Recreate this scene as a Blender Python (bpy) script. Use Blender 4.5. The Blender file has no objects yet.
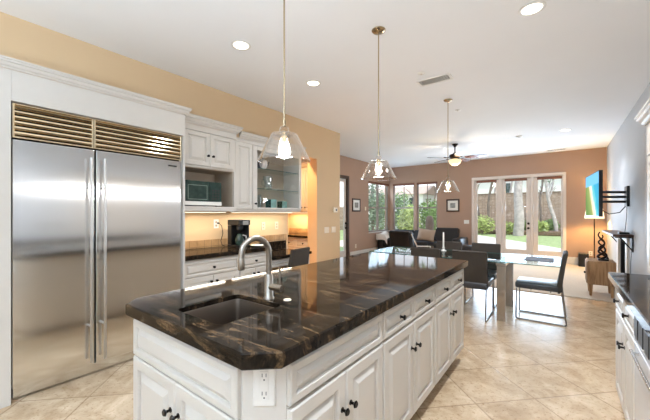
import bpy, bmesh, math, random
from mathutils import Vector, Matrix
PI = math.pi
rnd = random.Random(7)
SC = bpy.context.scene
COL = SC.collection

def lin(c):
    c = c / 255.0
    return c / 12.92 if c <= 0.04045 else ((c + 0.055) / 1.055) ** 2.4
def S(r, g, b): return (lin(r), lin(g), lin(b), 1.0)

# ------------------------------------------------------------------ camera
cam_d = bpy.data.cameras.new('camera')
cam = bpy.data.objects.new('camera', cam_d); COL.objects.link(cam)
cam_d.sensor_width = 36.0; cam_d.sensor_fit = 'HORIZONTAL'
cam_d.lens = 312.0 / 650.0 * 36.0
cam_d.shift_y = 3.5 / 650.0
cam_d.clip_start = 0.05; cam_d.clip_end = 300
YAW = math.atan(238.0 / 312.0)
cam.location = (0, 0, 1.343)
cam.rotation_euler = (PI / 2, 0, YAW)
SC.camera = cam

# ------------------------------------------------------------------ world, sun, daylight and fill lamps, exposure
w = bpy.data.worlds.new('sky'); SC.world = w; w.use_nodes = True
wn = w.node_tree.nodes; wl = w.node_tree.links
bg = wn['Background']
tc = wn.new('ShaderNodeTexCoord'); sep = wn.new('ShaderNodeSeparateXYZ'); rp = wn.new('ShaderNodeValToRGB')
wl.new(tc.outputs['Generated'], sep.inputs[0]); wl.new(sep.outputs['Z'], rp.inputs[0]); wl.new(rp.outputs[0], bg.inputs[0])
rp.color_ramp.elements[0].position = 0.0; rp.color_ramp.elements[0].color = (0.93, 0.96, 1.0, 1)
rp.color_ramp.elements[1].position = 0.7; rp.color_ramp.elements[1].color = (0.55, 0.74, 1.0, 1)
bg.inputs[1].default_value = 1.25

def lamp(name, typ, loc, rot, energy, color, size=None, size_y=None, parent=None, **kw):
    d = bpy.data.lights.new(name, typ); d.energy = energy; d.color = color
    if typ == 'AREA':
        d.shape = 'RECTANGLE'; d.size = size; d.size_y = size_y or size
    for k, v in kw.items(): setattr(d, k, v)
    o = bpy.data.objects.new(name, d); COL.objects.link(o)
    o.location = loc; o.rotation_euler = rot
    if parent:
        o.parent = parent; o.location = Vector(loc) - parent.location
    return o

sun = lamp('sun', 'SUN', (8, -5, 12), (math.radians(36), 0, math.radians(58)), 1.9, (1.0, 0.95, 0.86), angle=0.02)
# lamps at garden doors and corner windows carry daylight; the fill lamps are added
DAY = (0.60, 0.79, 1.0)
lamp('fill_rear_up', 'AREA', (-1.0, -2.85, 1.75), (math.radians(150), 0, 0), 98, DAY, 3.1, 1.4, spread=math.radians(110))  # added fill lamp behind the camera, aimed up to brighten the ceiling
lamp('fill_side_up', 'AREA', (.8, -1.45, 1.3), (math.radians(150), 0, math.radians(90)), 60, DAY, 2.2, 1.5, spread=math.radians(110))  # second added fill, out of view at the side, also aimed upward
lamp('daylight_garden_doors', 'AREA', (-1.08, 10.3, 1.35), (math.radians(-100), 0, 0), 8, DAY, 2.1, 2.0)
lamp('fill_garden_up', 'AREA', (-1.08, 10.3, 1.0), (math.radians(-112), 0, 0), 40, DAY, 2.1, 1.2, spread=math.radians(150))  # added fill just inside the doors, tilted up to lift the ceiling
lamp('daylight_corner_window', 'AREA', (-4.9, 9.7, 1.55), (math.radians(105), 0, math.radians(-90)), 12, DAY, 1.4, 1.5)
SC.view_settings.view_transform = 'Standard'
SC.view_settings.look = 'None'
SC.view_settings.exposure = 0.74
SC.view_settings.gamma = 1.0
SC.view_settings.use_curve_mapping = False
SC.cycles.use_denoising = True
SC.cycles.max_bounces = 14; SC.cycles.diffuse_bounces = 6; SC.cycles.glossy_bounces = 6
SC.cycles.transparent_max_bounces = 24; SC.cycles.transmission_bounces = 8
SC.cycles.caustics_reflective = False; SC.cycles.caustics_refractive = False
SC.cycles.sample_clamp_indirect = 6.0

# ------------------------------------------------------------------ mesh helpers
def box(bm, x0, x1, y0, y1, z0, z1, bev=0.0, seg=1):
    x0, x1 = min(x0, x1), max(x0, x1); y0, y1 = min(y0, y1), max(y0, y1); z0, z1 = min(z0, z1), max(z0, z1)
    vs = [bm.verts.new((x, y, z)) for z in (z0, z1) for y in (y0, y1) for x in (x0, x1)]
    F = [(0, 2, 3, 1), (4, 5, 7, 6), (0, 1, 5, 4), (2, 6, 7, 3), (0, 4, 6, 2), (1, 3, 7, 5)]
    fs = [bm.faces.new([vs[i] for i in f]) for f in F]
    if bev > 0:
        es = set(e for f in fs for e in f.edges)
        bmesh.ops.bevel(bm, geom=list(es), offset=bev, segments=seg, profile=0.5, affect='EDGES')

def frame_of(d):
    d = d.normalized()
    a = Vector((0, 0, 1)) if abs(d.z) < 0.9 else Vector((1, 0, 0))
    u = d.cross(a).normalized(); v = u.cross(d).normalized()
    return u, v

def cyl(bm, p0, p1, r, seg=16, r2=None):
    p0 = Vector(p0); p1 = Vector(p1); r2 = r if r2 is None else r2
    u, v = frame_of(p1 - p0)
    a = [bm.verts.new(p0 + (u * math.cos(t) + v * math.sin(t)) * r) for t in [2 * PI * i / seg for i in range(seg)]]
    b = [bm.verts.new(p1 + (u * math.cos(t) + v * math.sin(t)) * r2) for t in [2 * PI * i / seg for i in range(seg)]]
    for i in range(seg):
        j = (i + 1) % seg
        bm.faces.new((a[i], b[i], b[j], a[j]))
    bm.faces.new(a); bm.faces.new(list(reversed(b)))

def tube(bm, pts, r, seg=10, closed=False):
    pts = [Vector(p) for p in pts]; n = len(pts)
    rs = r if isinstance(r, (list, tuple)) else [r] * n
    rings = []; u = None
    for i, p in enumerate(pts):
        if i == 0: t = pts[1] - pts[0]
        elif i == n - 1: t = pts[-1] - pts[-2]
        else: t = (pts[i + 1] - p).normalized() + (p - pts[i - 1]).normalized()
        t = t.normalized() if t.length > 1e-9 else Vector((0, 0, 1))
        if u is None: u, v = frame_of(t)
        else:
            u = (u - t * u.dot(t)).normalized(); v = u.cross(t) * -1
            v = t.cross(u) * -1
        rings.append([bm.verts.new(p + (u * math.cos(a) + v * math.sin(a)) * rs[i]) for a in [2 * PI * k / seg for k in range(seg)]])
    for i in range(n - 1):
        for k in range(seg):
            j = (k + 1) % seg
            bm.faces.new((rings[i][k], rings[i + 1][k], rings[i + 1][j], rings[i][j]))
    bm.faces.new(rings[0]); bm.faces.new(list(reversed(rings[-1])))

def lathe(bm, prof, c=(0, 0, 0), seg=32, cap=True):
    cx, cy, cz = c; rings = []
    for r, z in prof:
        if r < 1e-6: rings.append([bm.verts.new((cx, cy, cz + z))])
        else: rings.append([bm.verts.new((cx + r * math.cos(2 * PI * k / seg), cy + r * math.sin(2 * PI * k / seg), cz + z)) for k in range(seg)])
    for a, b in zip(rings, rings[1:]):
        for k in range(seg):
            j = (k + 1) % seg
            if len(a) == 1 and len(b) == 1: continue
            if len(a) == 1: bm.faces.new((a[0], b[k], b[j]))
            elif len(b) == 1: bm.faces.new((a[k], b[0], a[j]))
            else: bm.faces.new((a[k], b[k], b[j], a[j]))
    if cap:
        if len(rings[0]) > 1: bm.faces.new(rings[0])
        if len(rings[-1]) > 1: bm.faces.new(list(reversed(rings[-1])))

def prism(bm, poly, z0, z1):
    a = [bm.verts.new((x, y, z0)) for x, y in poly]; b = [bm.verts.new((x, y, z1)) for x, y in poly]
    n = len(poly)
    for i in range(n):
        j = (i + 1) % n
        bm.faces.new((a[i], a[j], b[j], b[i]))
    bm.faces.new(list(reversed(a))); bm.faces.new(b)

def extrude_poly(bm, pts, vec):
    """closed 3D polygon pushed along vec"""
    vec = Vector(vec)
    a = [bm.verts.new(p) for p in pts]; b = [bm.verts.new(Vector(p) + vec) for p in pts]
    n = len(pts)
    for i in range(n):
        j = (i + 1) % n
        bm.faces.new((a[i], a[j], b[j], b[i]))
    bm.faces.new(list(reversed(a))); bm.faces.new(b)

def rings_panel(bm, o, U, V, N, wd, ht, rings, fill=True):
    """rectangular front built of nested rectangles: rings = [(inset, height along N), ...]"""
    o = Vector(o); U = Vector(U); V = Vector(V); N = Vector(N); prev = None; first = None
    for ins, h in rings:
        q = [(ins, ins), (wd - ins, ins), (wd - ins, ht - ins), (ins, ht - ins)]
        cur = [bm.verts.new(o + U * a + V * b + N * h) for a, b in q]
        if prev:
            for i in range(4):
                j = (i + 1) % 4
                bm.faces.new((prev[i], prev[j], cur[j], cur[i]))
        else: first = cur
        prev = cur
    if fill: bm.faces.new(prev)
    bm.faces.new(list(reversed(first)))

def raised(bm, o, U, V, N, wd, ht, st=0.055, t=0.02):
    rings_panel(bm, o, U, V, N, wd, ht, [(0, 0), (0, t - .005), (.006, t), (st - .004, t), (st, t - .004), (st + .003, t - .014), (st + .012, t - .014), (st + .036, t - .001), (st + .040, t + .001)])
def drawer_front(bm, o, U, V, N, wd, ht, t=0.02, st=.028):
    rings_panel(bm, o, U, V, N, wd, ht, [(0, 0), (0, t - .005), (.006, t), (st - .004, t), (st, t - .004), (st + .002, t - .013), (st + .008, t - .013), (st + .024, t - .001), (st + .027, t + .001)])

def finish(bm):
    bmesh.ops.recalc_face_normals(bm, faces=bm.faces[:])

def obj(name, bm, mat, parent=None, smooth=False, ang=40):
    finish(bm)
    if parent is not None:
        m = Matrix.Translation(parent.location) @ parent.rotation_euler.to_matrix().to_4x4()
        p = parent
        if p.parent is not None:
            pm_ = Matrix.Translation(p.parent.location) @ p.parent.rotation_euler.to_matrix().to_4x4()
            m = pm_ @ m
        bm.transform(m.inverted())
    me = bpy.data.meshes.new(name); bm.to_mesh(me); bm.free()
    o = bpy.data.objects.new(name, me); COL.objects.link(o)
    if parent is not None: o.parent = parent
    if mat is not None:
        for mm in (mat if isinstance(mat, (list, tuple)) else [mat]): me.materials.append(mm)
    if smooth:
        for p in me.polygons: p.use_smooth = True
        try: me.set_sharp_from_angle(angle=math.radians(ang))
        except Exception: pass
    return o

def N(): return bmesh.new()
def tag(o, label, cat, group=None, kind=None):
    o['label'] = label; o['category'] = cat
    if group: o['group'] = group
    if kind: o['kind'] = kind
    return o
def thing(name, label, cat, loc=(0, 0, 0), rotz=0, group=None):
    o = bpy.data.objects.new(name, None); COL.objects.link(o)
    o.location = loc; o.rotation_euler = (0, 0, rotz); o.empty_display_size = .1
    return tag(o, label, cat, group)
def struct(o): o['kind'] = 'structure'; return o
def dup(root, loc, rotz=0, label=None):
    r = root.copy(); COL.objects.link(r); r.location = loc; r.rotation_euler = (0, 0, rotz)
    if label: r['label'] = label
    def rec(src, dst):
        for ch in list(src.children):
            c = ch.copy(); COL.objects.link(c); c.parent = dst
            rec(ch, c)
    rec(root, r)
    return r

# ------------------------------------------------------------------ materials
def nt(name):
    m = bpy.data.materials.new(name); m.use_nodes = True
    return m, m.node_tree.nodes, m.node_tree.links, m.node_tree.nodes['Principled BSDF']

def mat(name, col, rough=.5, metal=0.0, var=.06, scale=6.0, bump=0.0, bscale=60, spec=None, aniso=0, stretch=None, emit=None, estr=0):
    """principled material whose colour is varied by object-space noise"""
    m, n, l, b = nt(name)
    t = n.new('ShaderNodeTexCoord'); mp = n.new('ShaderNodeMapping'); l.new(t.outputs['Object'], mp.inputs[0])
    if stretch: mp.inputs['Scale'].default_value = stretch
    nz = n.new('ShaderNodeTexNoise'); nz.inputs['Scale'].default_value = scale; nz.inputs['Detail'].default_value = 5
    l.new(mp.outputs[0], nz.inputs['Vector'])
    r = n.new('ShaderNodeValToRGB')
    lo = tuple(max(0, c * (1 - var)) for c in col[:3]) + (1,); hi = tuple(min(1, c * (1 + var)) for c in col[:3]) + (1,)
    r.color_ramp.elements[0].color = lo; r.color_ramp.elements[1].color = hi
    r.color_ramp.elements[0].position = .3; r.color_ramp.elements[1].position = .7
    l.new(nz.outputs[0], r.inputs[0]); l.new(r.outputs[0], b.inputs['Base Color'])
    b.inputs['Roughness'].default_value = rough; b.inputs['Metallic'].default_value = metal
    if spec is not None: b.inputs['Specular IOR Level'].default_value = spec
    if aniso: b.inputs['Anisotropic'].default_value = aniso
    if bump:
        nb = n.new('ShaderNodeTexNoise'); nb.inputs['Scale'].default_value = bscale; nb.inputs['Detail'].default_value = 4
        l.new(mp.outputs[0], nb.inputs['Vector'])
        bp = n.new('ShaderNodeBump'); bp.inputs['Strength'].default_value = bump; bp.inputs['Distance'].default_value = .01
        l.new(nb.outputs[0], bp.inputs['Height']); l.new(bp.outputs[0], b.inputs['Normal'])
    if emit:
        b.inputs['Emission Color'].default_value = emit; b.inputs['Emission Strength'].default_value = estr
    return m

def glass_mat(name, tint=(1, 1, 1, 1), refl=1.0, rough=0.0, ior=1.45, power=5.0):
    """thin clear pane: see-through with a real mirror sheen"""
    m = bpy.data.materials.new(name); m.use_nodes = True
    n = m.node_tree.nodes; l = m.node_tree.links; n.clear()
    o = n.new('ShaderNodeOutputMaterial'); mx = n.new('ShaderNodeMixShader'); tr = n.new('ShaderNodeBsdfTransparent'); gl = n.new('ShaderNodeBsdfGlossy')
    lw = n.new('ShaderNodeLayerWeight'); lw.inputs[0].default_value = .5
    pw = n.new('ShaderNodeMath'); pw.operation = 'POWER'; pw.inputs[1].default_value = power
    ma = n.new('ShaderNodeMath'); ma.operation = 'MULTIPLY_ADD'; f0 = ((ior - 1) / (ior + 1)) ** 2; ma.inputs[1].default_value = 1 - f0; ma.inputs[2].default_value = f0
    mu = n.new('ShaderNodeMath'); mu.operation = 'MULTIPLY'; mu.inputs[1].default_value = refl; mu.use_clamp = True
    tr.inputs[0].default_value = tint; gl.inputs['Roughness'].default_value = rough; gl.inputs[0].default_value = (1, 1, 1, 1)
    l.new(lw.outputs['Facing'], pw.inputs[0]); l.new(pw.outputs[0], ma.inputs[0]); l.new(ma.outputs[0], mu.inputs[0])
    l.new(mu.outputs[0], mx.inputs[0]); l.new(tr.outputs[0], mx.inputs[1]); l.new(gl.outputs[0], mx.inputs[2])
    l.new(mx.outputs[0], o.inputs[0])
    return m

def tile_mat(name, c1, c2, mortar, size, rot, off, rough, msize=.006, pit=True):
    m, n, l, b = nt(name)
    t = n.new('ShaderNodeTexCoord'); mp = n.new('ShaderNodeMapping'); l.new(t.outputs['Object'], mp.inputs[0])
    mp.inputs['Rotation'].default_value = rot; mp.inputs['Location'].default_value = off
    br = n.new('ShaderNodeTexBrick'); br.offset = 0; br.squash = 1
    br.inputs['Scale'].default_value = 1; br.inputs['Brick Width'].default_value = size; br.inputs['Row Height'].default_value = size
    br.inputs['Mortar Size'].default_value = msize; br.inputs['Mortar Smooth'].default_value = .2
    br.inputs['Color1'].default_value = c1; br.inputs['Color2'].default_value = c2; br.inputs['Mortar'].default_value = mortar
    l.new(mp.outputs[0], br.inputs['Vector'])
    nz = n.new('ShaderNodeTexNoise'); nz.inputs['Scale'].default_value = 5.0; nz.inputs['Detail'].default_value = 9; nz.inputs['Roughness'].default_value = .62; nz.inputs['Distortion'].default_value = .9
    l.new(mp.outputs[0], nz.inputs['Vector'])
    rp_ = n.new('ShaderNodeValToRGB'); rp_.color_ramp.elements[0].position = .3; rp_.color_ramp.elements[1].position = .72
    rp_.color_ramp.elements[0].color = (.66, .57, .47, 1); rp_.color_ramp.elements[1].color = (1.12, 1.1, 1.08, 1)
    l.new(nz.outputs[0], rp_.inputs[0])
    mul = n.new('ShaderNodeMixRGB'); mul.blend_type = 'MULTIPLY'; mul.inputs[0].default_value = 1
    l.new(br.outputs['Color'], mul.inputs[1]); l.new(rp_.outputs[0], mul.inputs[2])
    out = mul
    if pit:
        n2 = n.new('ShaderNodeTexNoise'); n2.inputs['Scale'].default_value = 38; n2.inputs['Detail'].default_value = 6; n2.inputs['Roughness'].default_value = .7
        l.new(mp.outputs[0], n2.inputs['Vector'])
        r2 = n.new('ShaderNodeValToRGB'); r2.color_ramp.elements[0].position = .36; r2.color_ramp.elements[1].position = .45
        r2.color_ramp.elements[0].color = (.62, .52, .42, 1); r2.color_ramp.elements[1].color = (1, 1, 1, 1)
        l.new(n2.outputs[0], r2.inputs[0])
        m2 = n.new('ShaderNodeMixRGB'); m2.blend_type = 'MULTIPLY'; m2.inputs[0].default_value = .8
        l.new(mul.outputs[0], m2.inputs[1]); l.new(r2.outputs[0], m2.inputs[2]); out = m2
    l.new(out.outputs[0], b.inputs['Base Color'])
    b.inputs['Roughness'].default_value = rough
    bp = n.new('ShaderNodeBump'); bp.inputs['Strength'].default_value = .25; bp.inputs['Distance'].default_value = .003; bp.invert = True
    l.new(br.outputs['Fac'], bp.inputs['Height']); l.new(bp.outputs[0], b.inputs['Normal'])
    return m

def granite_mat(name, rough=.05):
    m, n, l, b = nt(name)
    t = n.new('ShaderNodeTexCoord'); mp = n.new('ShaderNodeMapping'); l.new(t.outputs['Object'], mp.inputs[0])
    mp.inputs['Rotation'].default_value = (0, 0, math.radians(-109)); mp.inputs['Scale'].default_value = (1.0, 5.0, 3.0)
    mp2 = n.new('ShaderNodeMapping'); l.new(mp.outputs[0], mp2.inputs[0])
    nz = n.new('ShaderNodeTexNoise'); nz.inputs['Scale'].default_value = 3.4; nz.inputs['Detail'].default_value = 12; nz.inputs['Roughness'].default_value = .72; nz.inputs['Distortion'].default_value = 1.1
    l.new(mp2.outputs[0], nz.inputs['Vector'])
    r = n.new('ShaderNodeValToRGB'); cr = r.color_ramp
    cr.elements[0].position = .30; cr.elements[0].color = (.004, .0035, .003, 1)
    cr.elements[1].position = .50; cr.elements[1].color = (.008, .006, .0045, 1)
    for p, c in ((.56, (.030, .020, .012, 1)), (.60, (.11, .068, .034, 1)), (.64, (.03, .021, .013, 1)), (.69, (.15, .10, .06, 1)), (.74, (.34, .25, .16, 1))):
        e = cr.elements.new(p); e.color = c
    l.new(nz.outputs[0], r.inputs[0])
    n2 = n.new('ShaderNodeTexNoise'); n2.inputs['Scale'].default_value = 55; n2.inputs['Detail'].default_value = 4
    l.new(t.outputs['Object'], n2.inputs['Vector'])
    r2 = n.new('ShaderNodeValToRGB'); r2.color_ramp.elements[0].position = .35; r2.color_ramp.elements[1].position = .7
    r2.color_ramp.elements[0].color = (.45, .42, .40, 1); r2.color_ramp.elements[1].color = (1.5, 1.45, 1.4, 1)
    l.new(n2.outputs[0], r2.inputs[0])
    mu = n.new('ShaderNodeMixRGB'); mu.blend_type = 'MULTIPLY'; mu.inputs[0].default_value = .8
    l.new(r.outputs[0], mu.inputs[1]); l.new(r2.outputs[0], mu.inputs[2])
    n3 = n.new('ShaderNodeTexNoise'); n3.inputs['Scale'].default_value = 2.2; n3.inputs['Detail'].default_value = 9; n3.inputs['Roughness'].default_value = .75
    mp3 = n.new('ShaderNodeMapping'); mp3.inputs['Scale'].default_value = (2.0, 1.3, 1.0); l.new(mp.outputs[0], mp3.inputs[0]); l.new(mp3.outputs[0], n3.inputs['Vector'])
    r3 = n.new('ShaderNodeValToRGB'); r3.color_ramp.elements[0].position = .44; r3.color_ramp.elements[0].color = (0, 0, 0, 1); r3.color_ramp.elements[1].position = .66; r3.color_ramp.elements[1].color = (.022, .015, .010, 1)
    l.new(n3.outputs[0], r3.inputs[0])
    ad = n.new('ShaderNodeMixRGB'); ad.blend_type = 'ADD'; ad.inputs[0].default_value = 1; l.new(mu.outputs[0], ad.inputs[1]); l.new(r3.outputs[0], ad.inputs[2]); mu = ad
    l.new(mu.outputs[0], b.inputs['Base Color']); b.inputs['Roughness'].default_value = rough
    b.inputs['Specular IOR Level'].default_value = .10
    return m

def wood_mat(name, c1, c2, rough=.5, stretch=(14, 14, 1.2), scale=2.0):
    m, n, l, b = nt(name)
    t = n.new('ShaderNodeTexCoord'); mp = n.new('ShaderNodeMapping'); l.new(t.outputs['Object'], mp.inputs[0]); mp.inputs['Scale'].default_value = stretch
    nz = n.new('ShaderNodeTexNoise'); nz.inputs['Scale'].default_value = scale; nz.inputs['Detail'].default_value = 7; nz.inputs['Distortion'].default_value = .8
    l.new(mp.outputs[0], nz.inputs['Vector'])
    r = n.new('ShaderNodeValToRGB'); r.color_ramp.elements[0].color = c1; r.color_ramp.elements[1].color = c2
    r.color_ramp.elements[0].position = .35; r.color_ramp.elements[1].position = .65
    l.new(nz.outputs[0], r.inputs[0]); l.new(r.outputs[0], b.inputs['Base Color']); b.inputs['Roughness'].default_value = rough
    return m

def steel_mat(name, col=(.62, .61, .59, 1), rough=.2, horizontal=True, aniso=0):
    m, n, l, b = nt(name)
    t = n.new('ShaderNodeTexCoord'); mp = n.new('ShaderNodeMapping'); l.new(t.outputs['Object'], mp.inputs[0])
    mp.inputs['Scale'].default_value = (1, .6, 90) if horizontal else (60, 60, .8)
    nz = n.new('ShaderNodeTexNoise'); nz.inputs['Scale'].default_value = 3; nz.inputs['Detail'].default_value = 4
    l.new(mp.outputs[0], nz.inputs['Vector'])
    r = n.new('ShaderNodeMapRange'); r.inputs['To Min'].default_value = rough * .96; r.inputs['To Max'].default_value = rough * 1.06
    l.new(nz.outputs[0], r.inputs[0]); l.new(r.outputs[0], b.inputs['Roughness'])
    b.inputs['Base Color'].default_value = col; b.inputs['Metallic'].default_value = 1
    if aniso:
        tg = n.new('ShaderNodeTangent'); tg.direction_type = 'RADIAL'; tg.axis = 'Z'; l.new(tg.outputs[0], b.inputs['Tangent']); b.inputs['Anisotropic'].default_value = aniso
    return m

M = {}
M['tan'] = mat('tan wall paint', S(216, 187, 148), .75, var=.015, scale=2)
M['brown'] = mat('mocha wall paint', S(174, 143, 123), .75, var=.02, scale=2)
M['greywall'] = mat('pale grey wall paint', S(196, 198, 201), .7, var=.01, scale=2)
M['ceil'] = mat('white ceiling paint', S(246, 246, 246), .85, var=.008, scale=2)
M['trim'] = mat('white trim paint', S(218, 213, 205), .45, var=.01)
M['cab'] = mat('antique white cabinet paint', S(202, 196, 187), .36, var=.015, scale=9)
M['cabin'] = mat('cabinet interior', S(178, 162, 142), .55, var=.02)
M['floor'] = tile_mat('travertine tiles', S(212, 192, 164), S(198, 176, 147), S(176, 154, 126), .46, (0, 0, math.radians(-45)), (-1.81, -2.04, 0), .22)
M['carpet'] = mat('beige carpet', S(205, 188, 168), .95, var=.05, scale=30, bump=.3, bscale=300)
M['splash'] = tile_mat('tan stone splash tiles', S(196, 162, 120), S(180, 146, 104), S(150, 122, 90), .102, (0, PI / 2, 0), (0, 0, 0), .35, .004, False)
M['granite'] = granite_mat('dark gold veined granite')
M['steel'] = steel_mat('brushed stainless steel', (.78, .775, .76, 1), .15, True, .92)
M['steelv'] = steel_mat('brushed steel', (.52, .49, .455, 1), .32, False)
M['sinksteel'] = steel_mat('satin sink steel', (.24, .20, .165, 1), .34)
M['louver'] = mat('polished steel louvre', (.90, .74, .50, 1), .16, 1, var=.05)  # gold base colour stands in for tan reflections in the steel
M['nickel'] = mat('brushed nickel', (.36, .32, .27, 1), .3, 1, var=.05, scale=30)
M['brass'] = mat('satin champagne brass', (.46, .36, .23, 1), .25, 1, var=.05)
M['chrome'] = mat('chrome', (.50, .475, .45, 1), .2, 1, var=.03)
M['gunmetal'] = mat('brushed gunmetal', (.30, .28, .26, 1), .28, 1, var=.04)
M['knob'] = mat('black bronze knob', S(26, 23, 21), .3, .6, var=.1)
M['black'] = mat('black plastic', S(22, 22, 23), .35, var=.1)
M['gap'] = mat('dark gap', S(28, 24, 20), .7, var=.1)
M['leather'] = mat('black leather', S(24, 19, 18), .45, var=.15, scale=12, bump=.12, bscale=90)
M['chairback'] = mat('charcoal leatherette', S(60, 54, 48), .6, spec=.25, var=.06, scale=14, bump=.08, bscale=120)
M['chairseat'] = mat('dark slate leatherette', S(52, 54, 58), .3, var=.08, scale=14)
M['pane'] = glass_mat('window glass', (1, 1, 1, 1), .3)
M['shade'] = glass_mat('pendant glass', (.95, .93, .90, 1), 1.0, 0.06, 1.6, 2.6)
M['tableglass'] = glass_mat('table glass', (.80, .90, .90, 1), .45, 0.0, 1.5)
M['glassedge'] = mat('green glass edge', S(70, 104, 98), .1, var=.05)
M['shelfglass'] = glass_mat('glass shelf', (.82, .90, .88, 1), 1.0, 0, 1.5)
M['crystal'] = glass_mat('clear crystal', (.86, .90, .90, 1), 1.6, 0.02, 1.6)
M['teal'] = mat('teal glazed glass', S(120, 158, 152), .12, var=.2, scale=20)
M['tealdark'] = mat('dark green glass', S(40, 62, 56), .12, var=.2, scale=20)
M['doorpaint'] = mat('almond door paint', S(220, 209, 200), .45, var=.015)
M['blind'] = mat('red brown roller shade', S(128, 84, 66), .7, var=.06)
M['winframe'] = mat('taupe window frame', S(150, 136, 128), .5, var=.03)
M['darkwood'] = wood_mat('dark walnut', S(52, 34, 26), S(84, 56, 40), .4)
M['oak'] = wood_mat('weathered oak', S(128, 94, 62), S(184, 146, 104), .55)
M['dish'] = mat('pale steel front', S(206, 210, 216), .22, .35, var=.02)
M['white'] = mat('white plastic', S(236, 234, 228), .4, var=.01)
M['plate'] = mat('off white plastic', S(222, 218, 211), .4, var=.01)
M['ivory'] = mat('ivory plastic', S(226, 210, 184), .4, var=.01)
M['bulb'] = mat('glowing bulb', S(20, 16, 10), .3, emit=(1.0, .80, .52, 1), estr=1.5)
M['fanbowl'] = mat('lit frosted bowl', S(150, 120, 84), .3, emit=(1.0, .74, .40, 1), estr=.85)
M['canlens'] = mat('lit lens', S(255, 240, 215), .4, emit=(1.0, .90, .74, 1), estr=2.2)
M['bronze'] = mat('oil rubbed bronze', S(44, 32, 26), .35, .7, var=.12)
M['lampshade'] = mat('cream lampshade', S(250, 232, 200), .8, var=.02, emit=(1.0, .82, .56, 1), estr=.7)
M['ledstrip'] = mat('lit strip', S(255, 236, 205), .4, emit=(1.0, .84, .60, 1), estr=3)

# ------------------------------------------------------------------ setting
TX, LX, RX, BY, CZ = -3.67, -5.03, .87, 10.45, 3.0
RY = -3.0
b = N(); box(b, -5.3, 1.2, RY - .2, 6.38, -.15, 0); struct(obj('floor', b, M['floor']))
b = N(); box(b, -5.3, 1.2, 6.38, BY + .2, -.15, .012); struct(obj('floor_carpet', b, M['carpet']))
b = N(); box(b, -5.3, 1.2, RY - .2, BY + .35, CZ, CZ + .2); struct(obj('ceiling', b, M['ceil']))

# kitchen wall with the pantry opening and the pier at its end
b = N()
box(b, TX - .23, TX, RY, 3.78, 0, CZ); box(b, TX - .23, TX, 3.78, 4.56, 2.366, CZ); box(b, TX - .23, TX, 4.56, 5.32, 0, CZ)
box(b, LX - .15, TX - .23, 5.20, 5.32, 0, CZ)
struct(obj('wall_left', b, M['tan']))
b = N(); box(b, -5.15, -5.0, 2.6, 5.2, 0, CZ); box(b, -5.0, TX - .23, 2.5, 2.6, 0, CZ); struct(obj('wall_pantry', b, M['tan']))

def wall_x(name, x0, x1, y0, y1, holes, m):
    """wall running along Y with rectangular holes (ya, yb, za, zb)"""
    b = N(); y = y0
    for ya, yb, za, zb in sorted(holes):
        box(b, x0, x1, y, ya, 0, CZ)
        if za > 0: box(b, x0, x1, ya, yb, 0, za)
        box(b, x0, x1, ya, yb, zb, CZ); y = yb
    box(b, x0, x1, y, y1, 0, CZ)
    return struct(obj(name, b, m))
def wall_y(name, y0, y1, x0, x1, holes, m):
    b = N(); x = x0
    for xa, xb, za, zb in sorted(holes):
        box(b, x, xa, y0, y1, 0, CZ)
        if za > 0: box(b, xa, xb, y0, y1, 0, za)
        box(b, xa, xb, y0, y1, zb, CZ); x = xb
    box(b, x, x1, y0, y1, 0, CZ)
    return struct(obj(name, b, m))
wall_x('wall_far_left', LX - .15, LX, 5.32, BY + .15, [(6.85, 7.74, 0, 2.44), (8.93, 10.40, .73, 2.40)], M['brown'])
wall_y('wall_back', BY, BY + .15, LX, RX + .15, [(-4.88, -4.09, .73, 2.40), (-4.00, -3.30, .73, 2.40), (-2.20, .03, 0, 2.41)], M['brown'])
wall_x('wall_right', RX, RX + .15, RY, BY, [(-2.6, -.3, .5, 2.5), (7.32, 8.15, .12, .86)], M['greywall'])
wall_y('wall_rear', RY - .15, RY, TX - .23, RX + .15, [(-2.6, .6, 1.0, 2.5)], M['greywall'])

# baseboards
def base_y(name, x0, x1, y0, y1, h=.2): b = N(); box(b, x0, x1, y0, y1, .0, h, .004); struct(obj(name, b, M['trim']))
base_y('baseboard_back', .065, RX - .02, BY - .022, BY - .001)
base_y('baseboard_back_window', LX + .02, -2.25, BY - .022, BY - .001)
base_y('baseboard_far_left', LX + .001, LX + .022, 7.82, BY - .023)
base_y('baseboard_right', RX - .022, RX - .001, 8.45, BY - .023)

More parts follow.
